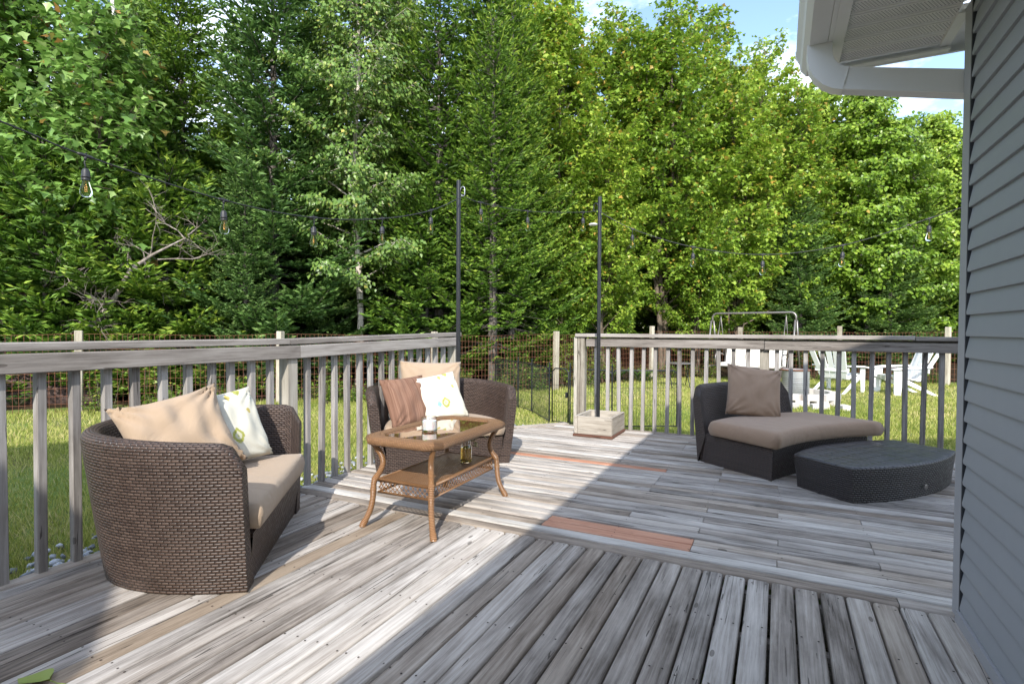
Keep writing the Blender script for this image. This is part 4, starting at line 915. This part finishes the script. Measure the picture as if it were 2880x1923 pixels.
# --- the trees one can tell apart, left to right
T = [('fir_tree', 'bright green fir with layered branches at the far left edge', C1, -60, 11.0, .86), ('fir_tree', 'low spreading fir behind the leftmost fence post', C3, 130, 10.6, 1.25),
     ('maple_tree', 'pale big-leaved maple left of the tall firs', MA3, 290, 10.9, 1.02), ('maple_tree', 'pale young maple at the top left corner', MA3, 60, 11.4, 1.12), ('fir_tree', 'tall fir with pointed top left of the blue-green fir', C1, 515, 13.2, .93),
     ('fir_tree', 'blue-green fir beside the birch', C2, 770, 12.6, 1.16), ('fir_tree', 'short dense fir under the tall firs', C3, 470, 11.6, 1.2), ('fir_tree', 'short blue-green fir above the railing joint', C2, 690, 11.4, .52),
     ('birch_tree', 'white-barked birch with hanging leaves left of the first pole', BI1, 1005, 13.0, 1.02), ('fir_tree', 'tall dark fir with bare grey trunk behind the first pole', C1, 1370, 14.6, 1.08),
     ('fir_tree', 'short fir to the left of the first pole', C3, 1200, 13.2, 1.08), ('fir_tree', 'blue-green fir low behind the birch trunk', C2, 900, 13.4, .55),
     ('maple_tree', 'tall maple with orange tips right of the dark fir', MA1, 1560, 16.4, 1.08), ('maple_tree', 'bushy maple behind the planter pole', MA2, 1690, 15.8, .80), ('maple_tree', 'maple with reddish shoots in the middle of the trees', MA1, 1860, 18.2, 1.14),
     ('maple_tree', 'orange tipped maple left of the eaves', MA2, 2075, 18.6, 1.2), ('maple_tree', 'low maple over the far railing', MA2, 1960, 17.6, .72), ('maple_tree', 'slim maple just left of the gutter', MA2, 2215, 19.8, 1.15),
     ('poplar_tree', 'pale trunked tree with heart shaped leaves below the downspout', PO1, 2440, 19.6, 1.05), ('poplar_tree', 'thin sapling behind the garden swing', PO2, 2050, 18.4, 1.0), ('poplar_tree', 'thin sapling right of the garden swing', PO2, 2290, 19.0, 1.0),
     ('poplar_tree', 'leafy tree beside the house corner', PO1, 2640, 21.0, 1.0), ('fir_tree', 'short fir behind the right end of the far railing', C3, 2560, 21.5, 1.3), ('fir_tree', 'short fir behind the garden swing', C3, 2170, 21.0, 1.25),
     ('maple_tree', 'tall spire shaped maple against the open sky', MA2, 1965, 21.0, 1.46), ('maple_tree', 'maple filling the gap behind the planter pole', MA1, 1735, 19.5, 1.16), ('maple_tree', 'tall maple at the right of the sky gap', MA1, 2120, 22.5, 1.22),
     ('poplar_tree', 'leafy tree rising over the garden swing', PO1, 2270, 21.5, 1.12), ('maple_tree', 'maple peeping out behind the dark fir', MA1, 1475, 18.0, 1.2), ('maple_tree', 'low leafy maple behind the gate', MA2, 1585, 15.2, .55), ('birch_tree', 'second hanging birch right of the white-barked birch', BI1, 1120, 15.5, 1.08),
     ('fir_tree', 'fir between the maple and the tall fir at the left', C2, 400, 13.0, .95), ('fir_tree', 'fir filling the gap left of the birch', C1, 910, 15.5, 1.02), ('fir_tree', 'broad fir low at the left above the railing', C3, 300, 10.9, 1.15),
     ('fir_tree', 'short fir behind the fence between the poles', C3, 1500, 14.2, .62), ('birch_tree', 'slender birch rising between maple and firs', BI1, 395, 15.5, 1.05)]
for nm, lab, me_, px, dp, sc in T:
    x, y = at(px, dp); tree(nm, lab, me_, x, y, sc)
# --- the wood behind: many look-alike firs
g = np.random.default_rng(5); cnt = 0
for row, (dp, hmin, hmax) in enumerate(((14.8, 4.0, 6.2), (16.6, 5.5, 7.6), (19.5, 7.2, 9.2), (23.0, 8.6, 10.4), (27, 10, 11.8), (32, 11.5, 13.6), (38, 13.5, 16))):
    for px in np.arange(-500, 3250, 300-row*28):
        q = px+g.uniform(-80, 80); d2 = dp+g.uniform(-1.0, 1.0)+(4.2 if q > 1500 else 0)+(-2.2 if q < 500 and row < 2 else 0)
        x, y = at(q, d2)
        if x > 1.0 and y < 20.2: continue
        h = g.uniform(hmin, hmax)+(1.2 if q > 1500 else 0); k = int(g.integers(0, 3)); m_, hh = ((C4, 10.5), (C1, 11.), (C2, 9.5))[k]
        if row > 2: m_, hh = ((C1, 11.), (C1, 11.), (C2, 9.5))[k]
        w_ = g.uniform(1.0, 1.35)*h/hh; tree('fir_tree', 'dark fir deep in the wood behind the front trees', m_, x, y, (w_, w_, h/hh), group='firs deep in the wood')
for px, dp in ((1235, 13.6), (1385, 12.9), (1440, 14.0), (1120, 14.4), (1620, 17.0), (2010, 19.5), (2560, 20), (700, 13.8), (200, 12.4)):
    x, y = at(px, dp); tree('fir_tree', 'bare lower trunked fir just behind the wire fence', C4, x, y, random.uniform(.82, 1.05), group='bare trunked firs behind the fence')
# dead grey pole-like snag at the top left
x, y = at(322, 14.5); s_ = MB().tube([(0, 0, 0), (.05, 0, 4), (.02, .05, 8), (.08, 0, 11.5)], [.12, .09, .065, .045], 8)
for k in range(14): z = 5+k*.45; a = k*2.4; s_.tube([(.04, 0, z), (.04+.12*cos(a), .12*sin(a), z+.05)], [.015, .006], 5)
o = tag(s_.obj('dead_trunk', bark('grey_snag', (.38, .36, .34), (.62, .60, .57)), None, True), 'bare whitish dead trunk standing against the sky', 'dead tree'); o.location = (x, y, GZ)
# fallen dead tree with bare twigs behind the leftmost fence post
x, y = at(190, 10.3); dt = thing('fallen_tree', 'leaning dead tree with bare grey branches behind the left fence', 'dead tree', (x, y, GZ))
rd = np.random.default_rng(3); R3 = np.array([RT[0], RT[1], 0]); F3 = np.array([FW_[0], FW_[1], 0]); Z3 = np.array([0, 0, 1.])
main = [R3*a+Z3*b_+F3*c for a, b_, c in ((-2.0, .0, .1), (-.6, .55, 0), (.25, 1.25, 0), (.75, 1.85, .1), (1.15, 2.55, .1), (1.5, 2.85, .2), (2.1, 3.2, .3))]
b = MB().tube([tuple(p) for p in main], [.075, .07, .06, .05, .04, .028, .012], 8); b.obj('trunk', BK_DEAD, dt, True); br = MB()
def twig(p, d, l, r_, dep):
    pts = [p]
    for k in range(4): d = nrmz(d+rd.normal(0, .22, 3)); pts.append(pts[-1]+d*l/4)
    br.tube([tuple(q) for q in pts], [r_, r_*.85, r_*.7, r_*.5, r_*.25], 5, caps=False)
    if dep:
        for k in range(int(rd.integers(3, 6))): i = int(rd.integers(1, 5)); twig(pts[i], nrmz(d+rd.normal(0, .75, 3)), l*rd.uniform(.35, .65), r_*.5, dep-1)
for p in main[2:]:
    for k in range(4): twig(p+rd.normal(0, .05, 3), nrmz(rd.normal(0, .6, 3)+Z3*.5+R3*rd.uniform(-.9, .8)), rd.uniform(.6, 1.3), .014, 2)
for k in range(24): twig(R3*rd.uniform(-2.6, .3)+Z3*rd.uniform(.2, .8)+F3*rd.uniform(-.2, .6), nrmz(Z3*.8+R3*rd.uniform(-.9, .9)+F3*rd.normal(0, .2)), rd.uniform(.7, 1.35), .010, 2)
br.obj('branches', BK_DEAD, dt, True)

# ================================================================== WIRE FENCE, UNDERGROWTH
fn = thing('wire_fence', 'rusty welded wire fence with wooden posts in front of the trees', 'fence', (0, 0, GZ))
fp_me = MB().bbox(-.055, .055, -.055, .055, -.2, 1.42, .008).mesh('fence_post', W_FENCE)
for i, (x, y) in enumerate(FENCE): place('fence_post', fp_me, fn, (x, y, {5: -.02, 6: .14, 7: .12, 8: .16, 9: .14}.get(i, -.04)), (random.uniform(-.02, .02), random.uniform(-.02, .02), random.uniform(0, 1.5)))
for i in range(len(FENCE)-1):
    a, b_ = Vector((*FENCE[i], 0)), Vector((*FENCE[i+1], 0)); d = b_-a; l = d.length; d.normalize(); nv = int(l/.077); wm = MB(); hgt = 1.33+(.09 if i >= 6 else 0); ph = random.uniform(0, 6)
    sag = lambda u: hgt-.03*sin(pi*u/l)+.012*sin(u*2.3+ph)
    for k in range(nv+1): u = l*k/nv; p = a+d*u; wm.bar((p.x, p.y, .02), (p.x+random.uniform(-.006, .006), p.y, sag(u)), .0042)
    for q in range(11):
        w = q/10; pts = [a+d*(l*k/10) for k in range(11)]
        for k in range(10):
            p, p2_ = pts[k], pts[k+1]; wm.bar((p.x, p.y, .03+(sag(l*k/10)-.03)*w), (p2_.x, p2_.y, .03+(sag(l*(k+1)/10)-.03)*w), .0042)
    tag(wm.obj('wire_mesh', RUSTY, fn), kind='stuff')
def shrub(seed, h, r_, kind='birch', size=(.05, .1), n_st=16, mat=SHRM, m0=26):
    g = np.random.default_rng(seed); P, D, U, Sz, Va, Tp = [], [], [], [], [], []; segs = []
    for k in range(n_st):
        a = g.uniform(0, 6.28); e = g.uniform(.1, .9); top = np.array([cos(a)*r_*e, sin(a)*r_*e, h*g.uniform(.55, 1.05)]); b0 = np.array([cos(a), sin(a), 0])*r_*.45*e
        segs.append(([tuple(b0), tuple(b0+(top-b0)*.55), tuple(top)], [.006, .005, .002])); m = m0
        tt = g.uniform(.15, 1, m); q = b0+(top-b0)*tt[:, None]+g.normal(0, .06, (m, 3))
        az = g.uniform(0, 6.28, m); dd = np.column_stack([np.cos(az), np.sin(az), g.uniform(-.5, .35, m)]); P.append(q); D.append(dd); U.append(np.array([0, 0, 1.])+g.normal(0, .35, (m, 3)))
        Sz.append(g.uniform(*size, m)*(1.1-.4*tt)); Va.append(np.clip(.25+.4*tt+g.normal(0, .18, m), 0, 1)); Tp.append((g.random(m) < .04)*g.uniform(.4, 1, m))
    P, D, U, Sz, Va, Tp = (np.concatenate(a) for a in (P, D, U, Sz, Va, Tp))
    return leaf_mesh('foliage', P, D, U, Sz, Va, Tp, kind, mat), tubes_np(segs, 4).mesh('stems', BK_MAP)
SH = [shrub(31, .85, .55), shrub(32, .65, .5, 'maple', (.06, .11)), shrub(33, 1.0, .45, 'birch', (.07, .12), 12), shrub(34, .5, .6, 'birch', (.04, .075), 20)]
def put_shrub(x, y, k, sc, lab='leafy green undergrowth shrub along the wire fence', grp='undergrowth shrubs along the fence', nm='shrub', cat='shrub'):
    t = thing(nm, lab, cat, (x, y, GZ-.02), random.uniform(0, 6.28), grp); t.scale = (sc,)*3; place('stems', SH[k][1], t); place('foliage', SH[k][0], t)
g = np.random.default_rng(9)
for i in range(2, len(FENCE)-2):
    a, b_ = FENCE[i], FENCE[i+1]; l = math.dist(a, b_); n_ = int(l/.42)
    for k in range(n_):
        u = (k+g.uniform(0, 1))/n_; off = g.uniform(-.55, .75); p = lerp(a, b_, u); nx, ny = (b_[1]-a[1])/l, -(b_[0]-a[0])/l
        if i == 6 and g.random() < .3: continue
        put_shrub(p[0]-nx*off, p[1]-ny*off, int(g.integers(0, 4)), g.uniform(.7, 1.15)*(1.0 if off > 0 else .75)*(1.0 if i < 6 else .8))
def fern():
    P, D, U, Sz, Va, Tp = [], [], [], [], [], []; g = np.random.default_rng(4); segs = []
    for k in range(11):
        a = 2*pi*k/11+g.uniform(-.2, .2); L_ = g.uniform(.7, .95); pts = []
        for q in range(26):
            t = q/25; c = np.array([cos(a)*L_*.75*t, sin(a)*L_*.75*t, L_*(1.25*t-.85*t*t)]); pts.append(c); sd_ = np.array([-sin(a), cos(a), 0]); w = .17*sin(pi*min(1, .12+.88*t))**.7+.01
            for s_ in (1, -1): P.append(c); D.append(sd_*s_+np.array([cos(a), sin(a), 0])*.45+np.array([0, 0, -.2])); U.append(np.array([0, 0, 1.])); Sz.append(w); Va.append(.3+.4*g.random()); Tp.append(0)
        segs.append(([tuple(p) for p in pts[::5]], .005))
    V0, F0 = np.array([(0, 0, 0), (.12, .3, 0), (0, 1, -.05), (-.12, .3, 0)]), np.array([(0, 1, 2), (0, 2, 3)]); LEAF['frond'] = (V0, F0)
    return leaf_mesh('fronds', np.array(P), np.array(D), np.array(U), np.array(Sz), np.array(Va), np.array(Tp), 'frond', FERN), tubes_np(segs, 4).mesh('stems', BK_MAP)
fe = fern()
for px, dp, sc, lab in ((1725, 14.6, .95, 'broad green fern seen between the railing balusters beside the planter pole'), (1800, 14.9, .85, 'broad green fern left of the fence post beyond the railing'), (45, 9.6, .6, 'yellow-green fern behind the leftmost balusters')):
    x, y = at(px, dp); t = thing('fern', lab, 'fern', (x, y, GZ), 1.0); t.scale = (sc,)*3; place('stems', fe[1], t); place('fronds', fe[0], t)
# dark boulder behind the left fence
bm = bmesh.new(); bmesh.ops.create_icosphere(bm, subdivisions=4, radius=1)
for q in bm.verts:
    c = q.co; d = 1+.16*sin(c.x*3.1+1)*cos(c.y*2.7)+.09*sin(c.z*6+c.x*4)+.05*sin(c.x*13+c.y*9)*cos(c.z*11); q.co = Vector((c.x*1.05*d, c.y*.8*d, c.z*.72*d))
me = bpy.data.meshes.new('boulder'); bm.to_mesh(me); bm.free(); q = M('brown_rock'); n1 = q.noise(q.coord(), 7, 8, .7); q.bump(n1, .9, .06); me.materials.append(q.set(q.ramp(n1, (.35, (.035, .022, .02)), (.6, (.12, .075, .065)), (.8, (.26, .20, .18))), .9))
me.polygons.foreach_set('use_smooth', [True]*len(me.polygons)); o = link(bpy.data.objects.new('boulder', me)); x, y = at(165, 10.4); o.location = (x, y, GZ+.25); o.rotation_euler = (0, 0, .6)
tag(o, 'dark brown mossy boulder behind the left fence', 'boulder')

# ================================================================== YARD THINGS
SX_ = 0
def swing():
    cx, cy = -.66, 16.35; t = thing('garden_swing', 'bronze framed garden swing with cream seat beyond the far railing', 'swing', (cx, cy, GZ), radians(-14))
    w = 1.1; top = 1.93
    for s_ in (-1, 1):
        b = MB().tube([(s_*w, -.62, 0), (s_*w, -.22, 1.2), (s_*w, -.10, 1.72)], .024, 8).tube([(s_*w, .62, 0), (s_*w, .22, 1.2), (s_*w, .10, 1.72)], .024, 8)
        b.tube([(s_*w, -.44, .42), (s_*w, .44, .42)], .018, 8); b.obj('side_frame', METAL_GREY, t, True)
        b = MB()
        for yy in (-.34, .30): b.tube([(s_*.86, 0, 1.86), (s_*.86, yy*.7, 1.2), (s_*.86, yy, .72)], .009, 6)
        b.obj('hanger', METAL_GREY, t, True)
        MB().tube([(s_*.86, -.36, .5), (s_*.86, -.40, .72), (s_*.86, -.33, .80), (s_*.86, .1, .78), (s_*.86, .28, .74)], .018, 8).obj('armrest', METAL_GREY, t, True)
        MB().tube([(s_*w, -.62, .02), (s_*w, .62, .02)], .02, 8).obj('foot_bar', METAL_GREY, t, True)
    P = [(-w, 0, 1.68), (-w, 0, 1.80)]+[(-w+.13*(1-cos(a)), 0, 1.80+.13*sin(a)) for a in np.linspace(.2, pi/2, 5)]
    P += [(-q[0], q[1], q[2]) for q in P[::-1]]; MB().tube(P, .027, 10).obj('top_bar', METAL_GREY, t, True)
    for k in range(3):
        x0, x1 = -.80+k*.54, -.80+(k+1)*.54-.02
        v = []
        for j in range(9):
            u = j/8; yy, zz = ((-.34+.62*u/.5, .45+.02*sin(u*6)) if u <= .5 else (.28+.18*(u-.5)*2, .45+.62*(u-.5)*2)); v += [(x0, yy, zz), (x1, yy, zz), (x1, yy+.0, zz+.07), (x0, yy, zz+.07)]
        f = [(j*4+k2, j*4+(k2+1) % 4, (j+1)*4+(k2+1) % 4, (j+1)*4+k2) for j in range(8) for k2 in range(4)]+[(3, 2, 1, 0), (32, 33, 34, 35)]
        MB().add(v, f).obj('seat_pad', CREAM, t)
    MB().tube([(-.84, -.36, .44), (.84, -.36, .44)], .018, 8).tube([(-.84, .47, 1.10), (.84, .47, 1.10)], .018, 8).tube([(-.84, -.36, .44), (-.84, .29, .44), (-.84, .47, 1.1)], .016, 8).tube([(.84, -.36, .44), (.84, .29, .44), (.84, .47, 1.1)], .016, 8).obj('seat_frame', METAL_GREY, t, True)
swing()
def adirondack(label, x, y, rz):
    t = thing('adirondack_chair', label, 'garden chair', (x, y, GZ), rz, 'white adirondack chairs'); t.scale = (1.14,)*3   # faces local -y
    for k in range(5):
        a = (k-2)*.085; x0 = (k-2)*.105; tz = 1.02-.035*(k-2)**2
        b = MB(); v = []
        for z, w in ((0, .048), (.5, .05), (.92, .05), (1, .03)):
            zz = .30+(tz-.30)*z; yy = .16+.30*z; v += [(x0+a*z*.55-w, yy, zz), (x0+a*z*.55+w, yy, zz), (x0+a*z*.55+w, yy+.025, zz), (x0+a*z*.55-w, yy+.025, zz)]
        b.add(v, [(j*4+q, j*4+(q+1) % 4, (j+1)*4+(q+1) % 4, (j+1)*4+q) for j in range(3) for q in range(4)]+[(3, 2, 1, 0), (12, 13, 14, 15)]).obj('back_slat', PLASTIC_W, t)
    for k in range(6):
        yy = -.32+k*.085; zz = .38-.055*k/5*1.6; o = MB().bbox(-.27, .27, yy-.039, yy+.039, zz-.012, zz+.012).obj('seat_slat', PLASTIC_W, t)
    for s_ in (-1, 1):
        MB().add([(s_*.335+q*.012, *p) for q in (-1, 1) for p in ((-.39, 0), (-.27, 0), (-.22, .50), (-.40, .50))], BX).obj('front_leg', PLASTIC_W, t)
        MB().add([(s_*.30+q*.014, *p) for q in (-1, 1) for p in ((.38, 0), (.47, 0), (-.30, .40), (-.40, .34))], BX).obj('rear_leg', PLASTIC_W, t)
        b = MB(); v = [(s_*.27, -.44, .50), (s_*.40, -.44, .50), (s_*.41, -.2, .53), (s_*.37, .30, .55), (s_*.30, .30, .55), (s_*.27, -.2, .53)]
        b.add([(p[0], p[1], p[2]+z) for z in (0, .025) for p in v], [(5, 4, 3, 2, 1, 0), (6, 7, 8, 9, 10, 11)]+[(q, (q+1) % 6, 6+(q+1) % 6, 6+q) for q in range(6)]).obj('arm', PLASTIC_W, t)
    MB().bbox(-.33, .33, .24, .27, .44, .52).obj('back_rail', PLASTIC_W, t)
x, y = at(2358, 12.7); adirondack('white adirondack chair seen from behind, nearer the garden swing', x, y, radians(150))
x, y = at(2545, 12.3); adirondack('white adirondack chair turned sideways next to the house corner', x, y, radians(-68))
t = thing('folding_table', 'small round grey folding table beside the garden swing', 'garden table', (-2.24, 14.0, GZ), .4)
MB().lathe([(.001, .60), (.33, .60), (.34, .612), (.33, .625), (.001, .625)], 24).obj('top', METAL_GREY, t, 40)
for s_ in (-1, 1):
    for q in (-1, 1): MB().tube([(s_*.22, q*.25, 0), (s_*.22, -q*.22, .60)], .011, 6).obj('leg', METAL_BLACK, t)
    MB().tube([(s_*.22, -.25, .01), (s_*.22, .25, .01)], .01, 6).obj('stretcher', METAL_BLACK, t)
t = thing('metal_bucket', 'galvanised metal barrel with rusty rim behind the lounge chair', 'barrel', (.33, 12.75, GZ+.08))
q = M('perforated_zinc'); v = q.coord(); sp = q.new('SeparateXYZ'); q.put(sp.inputs[0], v); an = q.math('MULTIPLY', q.math('ARCTAN2', sp.outputs[1], sp.outputs[0]), 12); dz_ = q.math('MULTIPLY', sp.outputs[2], 26)
d = q.math('ADD', q.math('POWER', q.math('SUBTRACT', q.math('FRACT', an), .5), 2), q.math('POWER', q.math('SUBTRACT', q.math('FRACT', dz_), .5), 2))
k = q.math('MULTIPLY', q.math('LESS_THAN', d, .05), q.math('LESS_THAN', sp.outputs[2], .40)); q.set(q.mix(k, (.42, .42, .42), (.03, .03, .03)), .45, .75)
MB().lathe([(.001, 0), (.255, 0), (.26, .02), (.262, .26), (.268, .265), (.268, .285), (.262, .29), (.262, .52), (.275, .53), (.275, .55), (.255, .55), (.25, .08), (.001, .08)], 32).obj('drum', q.m, t, 40)
MB().lathe([(.276, .525), (.283, .54), (.276, .556)], 32, close=True).obj('rim', RUSTY, t, True)
STONE = plain('pale_concrete_block', (.52, .48, .44), .9, 0, 12, .15, .4)
fp_ = thing('fire_pit', 'ring of pale concrete blocks on the lawn beyond the railing', 'fire pit', (.33, 12.3, GZ))
bl = MB().prism([(-.15, -.09), (.15, -.09), (.12, .09), (-.12, .09)], 0, .11, 'z').mesh('block', STONE)
for c in range(2):
    for k in range(13):
        a = 2*pi*(k+.5*c)/13; place('block', bl, fp_, (.68*cos(a), .68*sin(a), c*.113), (0, 0, a+pi/2+pi+random.uniform(-.05, .05)))
for k, (dx, dy, a) in enumerate(((.35, -.95, .4), (.75, -.9, 2.0), (-.1, -1.05, 1.2))): place('block', bl, fp_, (dx, dy, -.02), (0, 0, a))
# black wire pen with a gate below the steps
pn = thing('wire_pen', 'black metal wire pen with a gate below the deck steps', 'pen fence', (0, 0, GZ))
PP_ = [(-5.1, 9.55), (-4.213, 8.771), (-3.763, 8.379), (-3.11, 7.575), (-2.76, 7.53), (-2.13, 7.55), (-1.3, 8.0)]
for i, (a, b_) in enumerate(zip(PP_[:-1], PP_[1:])):
    hgt = .80; a3, b3 = Vector((*a, 0)), Vector((*b_, 0)); d = (b3-a3); l = d.length; d.normalize(); z0 = .05
    if i == 3: a3, b3 = a3+d*.05, b3-d*.03; l -= .08
    P = [a3+Vector((0, 0, z0)), a3+Vector((0, 0, z0+hgt-.05)), a3+d*.05+Vector((0, 0, z0+hgt)), b3-d*.05+Vector((0, 0, z0+hgt)), b3+Vector((0, 0, z0+hgt-.05)), b3+Vector((0, 0, z0))]
    fr = MB().tube([tuple(p) for p in P], .0105, 6).tube([tuple(P[0]), tuple(P[-1])], .008, 6).obj('gate' if i == 3 else 'panel', METAL_BLACK, pn, True)
    wm = MB(); nb = int(l/.038)
    for k in range(1, nb): p = a3+d*(l*k/nb); wm.bar((p.x, p.y, z0), (p.x, p.y, z0+hgt), .0032)
    for zz in (.3, .55): wm.bar((a3.x, a3.y, z0+zz), (b3.x, b3.y, z0+zz), .004)
    tag(wm.obj('wires', METAL_BLACK, fr), kind='stuff')
    MB().tube([(b_[0], b_[1], -.1), (b_[0], b_[1], z0+hgt+.07), (b_[0], b_[1], z0+hgt+.09)], [.0125, .0125, .004], 6).obj('stake', METAL_BLACK, pn)
p = PP_[4]; MB().bbox(p[0]-.07, p[0]-.04, p[1]-.03, p[1]+.01, .42, .50).obj('latch', METAL_BLACK, pn)

# ================================================================== GRAVEL AND GRASS
ROCK = []
for k in range(6):
    bm = bmesh.new(); bmesh.ops.create_icosphere(bm, subdivisions=1, radius=1); rr_ = np.random.default_rng(40+k)
    V = np.array([q.co[:] for q in bm.verts])*rr_.uniform(.75, 1.2, (len(bm.verts), 1))*np.array([1, .75, .5]); F = np.array([[q.index for q in f.verts] for f in bm.faces]); ROCK.append((V, F)); bm.free()
def gravel_mat():
    q = M('slate_gravel'); v = q.attr('v'); n1 = q.noise(q.coord(), 30, 4); col = q.ramp(q.math('ADD', q.math('MULTIPLY', v, .8), q.math('MULTIPLY', n1, .25)), (.1, (.09, .10, .115)), (.5, (.24, .26, .29)), (.9, (.48, .50, .53)))
    q.bump(n1, .5, .01); return q.set(col, .75)
g = np.random.default_rng(8); VV, FF, AA = [], [], []; off = 0
def in_gravel(n_):
    out = []
    while len(out) < n_:
        if g.random() < .68: y = g.uniform(-.5, 6.2); x = -3.1-abs(g.normal(0, .38)) if y < 5 else -3.05-g.uniform(-.5, .9)
        else: x, y = g.uniform(-3.6, -2.3), g.uniform(5.2, 7.45)
        if (y > 5.0 and (x+3.03) > (y-5.16)*.83-.05) or x < -4.15 or y > 7.4+.1*x: continue
        out.append((x, y))
    return out
for x, y in in_gravel(6200):
    V, F = ROCK[int(g.integers(0, 6))]; s_ = g.uniform(.014, .038); a = g.uniform(0, 6.28, 3); ca, sa, cb, sb_ = cos(a[0]), sin(a[0]), cos(a[1]*.15), sin(a[1]*.15)
    Rz = np.array([[ca, -sa, 0], [sa, ca, 0], [0, 0, 1]]); Rx = np.array([[1, 0, 0], [0, cb, -sb_], [0, sb_, cb]])
    VV.append((V*s_)@(Rz@Rx).T+np.array([x, y, GZ+.012+g.uniform(0, .035)])); FF.append(F+off); off += len(V); AA.append(np.full(len(V), g.uniform(0, 1)))
tag(link(bpy.data.objects.new('gravel', np_mesh('gravel', np.concatenate(VV), np.concatenate(FF), gravel_mat(), {'v': np.concatenate(AA)}))), 'grey slate gravel strip along the deck edge', 'gravel', kind='stuff')
mb = MB(); mb.add([(-3.75, -2.3, GZ+.03), (-3.0, -2.3, GZ+.03), (-3.0, 5.1, GZ+.03), (-2.25, 6.0, GZ+.03), (-2.6, 7.2, GZ+.03), (-3.55, 7.0, GZ+.03), (-3.7, 5, GZ+.03)], [tuple(range(7))])
o = mb.obj('gravel_bed', plain('gravel_dust', (.14, .14, .145), .95, 0, 25, .35, .5)); tag(o, 'dark gravel bed under the slate stones', 'gravel', kind='structure')
def side(x, y):                                              # how far inside the fence a point lies (positive = lawn)
    best = np.full(x.shape, 1e9)
    for (ax, ay), (bx_, by_) in zip(FENCE[:-1], FENCE[1:]):
        dx, dy = bx_-ax, by_-ay; l = sqrt(dx*dx+dy*dy); u = ((x-ax)*dx+(y-ay)*dy)/l; dd = (dx*(y-ay)-dy*(x-ax))/l
        best = np.where((u > -.3) & (u < l+.3), np.minimum(best, -dd), best)
    return best
def grass_mat():
    q = M('grass_blades'); v = q.attr('v'); col = q.ramp(v, (.0, (.14, .19, .03)), (.3, (.26, .31, .055)), (.55, (.40, .41, .11)), (.75, (.50, .46, .17)), (1., (.58, .48, .26)))
    q.set(col, .6, spec=.2); tr = q.new('BsdfTranslucent'); q.put(tr.inputs[0], col); ms = q.new('MixShader'); ms.inputs[0].default_value = .3
    q.t.links.new(q.b.outputs[0], ms.inputs[1]); q.t.links.new(tr.outputs[0], ms.inputs[2]); q.t.links.new(ms.outputs[0], q.out.inputs[0]); return q.m
NB = 620000; r_ = 3.0+19*g.random(NB)**1.25; an = YAW+radians(2)+g.uniform(-radians(60), radians(54), NB); x = r_*np.sin(an); y = r_*np.cos(an)
ok = ~((x > -3.07) & (y < 6.12) & ((x+3.03) > (y-5.16)*.83)) & (side(x, y) > -.25)
gr_d = -3.1-x; ok &= ~((gr_d > -.3) & (gr_d < .55+.22*np.sin(y*3.1)+g.normal(0, .12, NB)) & (y < 5.6)) & ~((x > -3.5) & (x < -2.2) & (y > 5) & (y < 7.2) & (g.random(NB) < .93))
ptch = np.sin(x*.9+1.3*np.sin(y*.7))*np.cos(y*.8+.9*np.sin(x*1.1))+.6*np.sin(x*2.3+y*1.9)*np.sin(y*3.1-x)
ok &= (g.random(NB) < .55+.45*np.clip(1-ptch, 0, 1)); x, y, r_, ptch = x[ok], y[ok], r_[ok], ptch[ok]; n_ = len(x)
h = g.uniform(.035, .085, n_)*(1+.25*(side(x, y) < .6)); w = (.0022+.00052*r_)*g.uniform(.8, 1.3, n_); a = g.uniform(0, 6.28, n_); le = g.uniform(.15, .8, n_)*h; la = g.uniform(0, 6.28, n_)
B0 = np.column_stack([x, y, np.full(n_, GZ-.015)]); s_ = np.column_stack([np.cos(a), np.sin(a), np.zeros(n_)])*w[:, None]; tp_ = B0+np.column_stack([np.cos(la)*le, np.sin(la)*le, h])
V = np.stack([B0-s_, B0+s_, tp_], 1).reshape(-1, 3); val = np.clip(.42+.17*ptch+g.normal(0, .2, n_)+.25*(g.random(n_) < .13), 0, 1)
tag(link(bpy.data.objects.new('grass', np_mesh('grass', V, np.arange(n_*3).reshape(-1, 3), grass_mat(), {'v': np.repeat(val, 3)}))), 'short patchy lawn grass around the deck', 'grass', kind='stuff'); print('blades', n_)
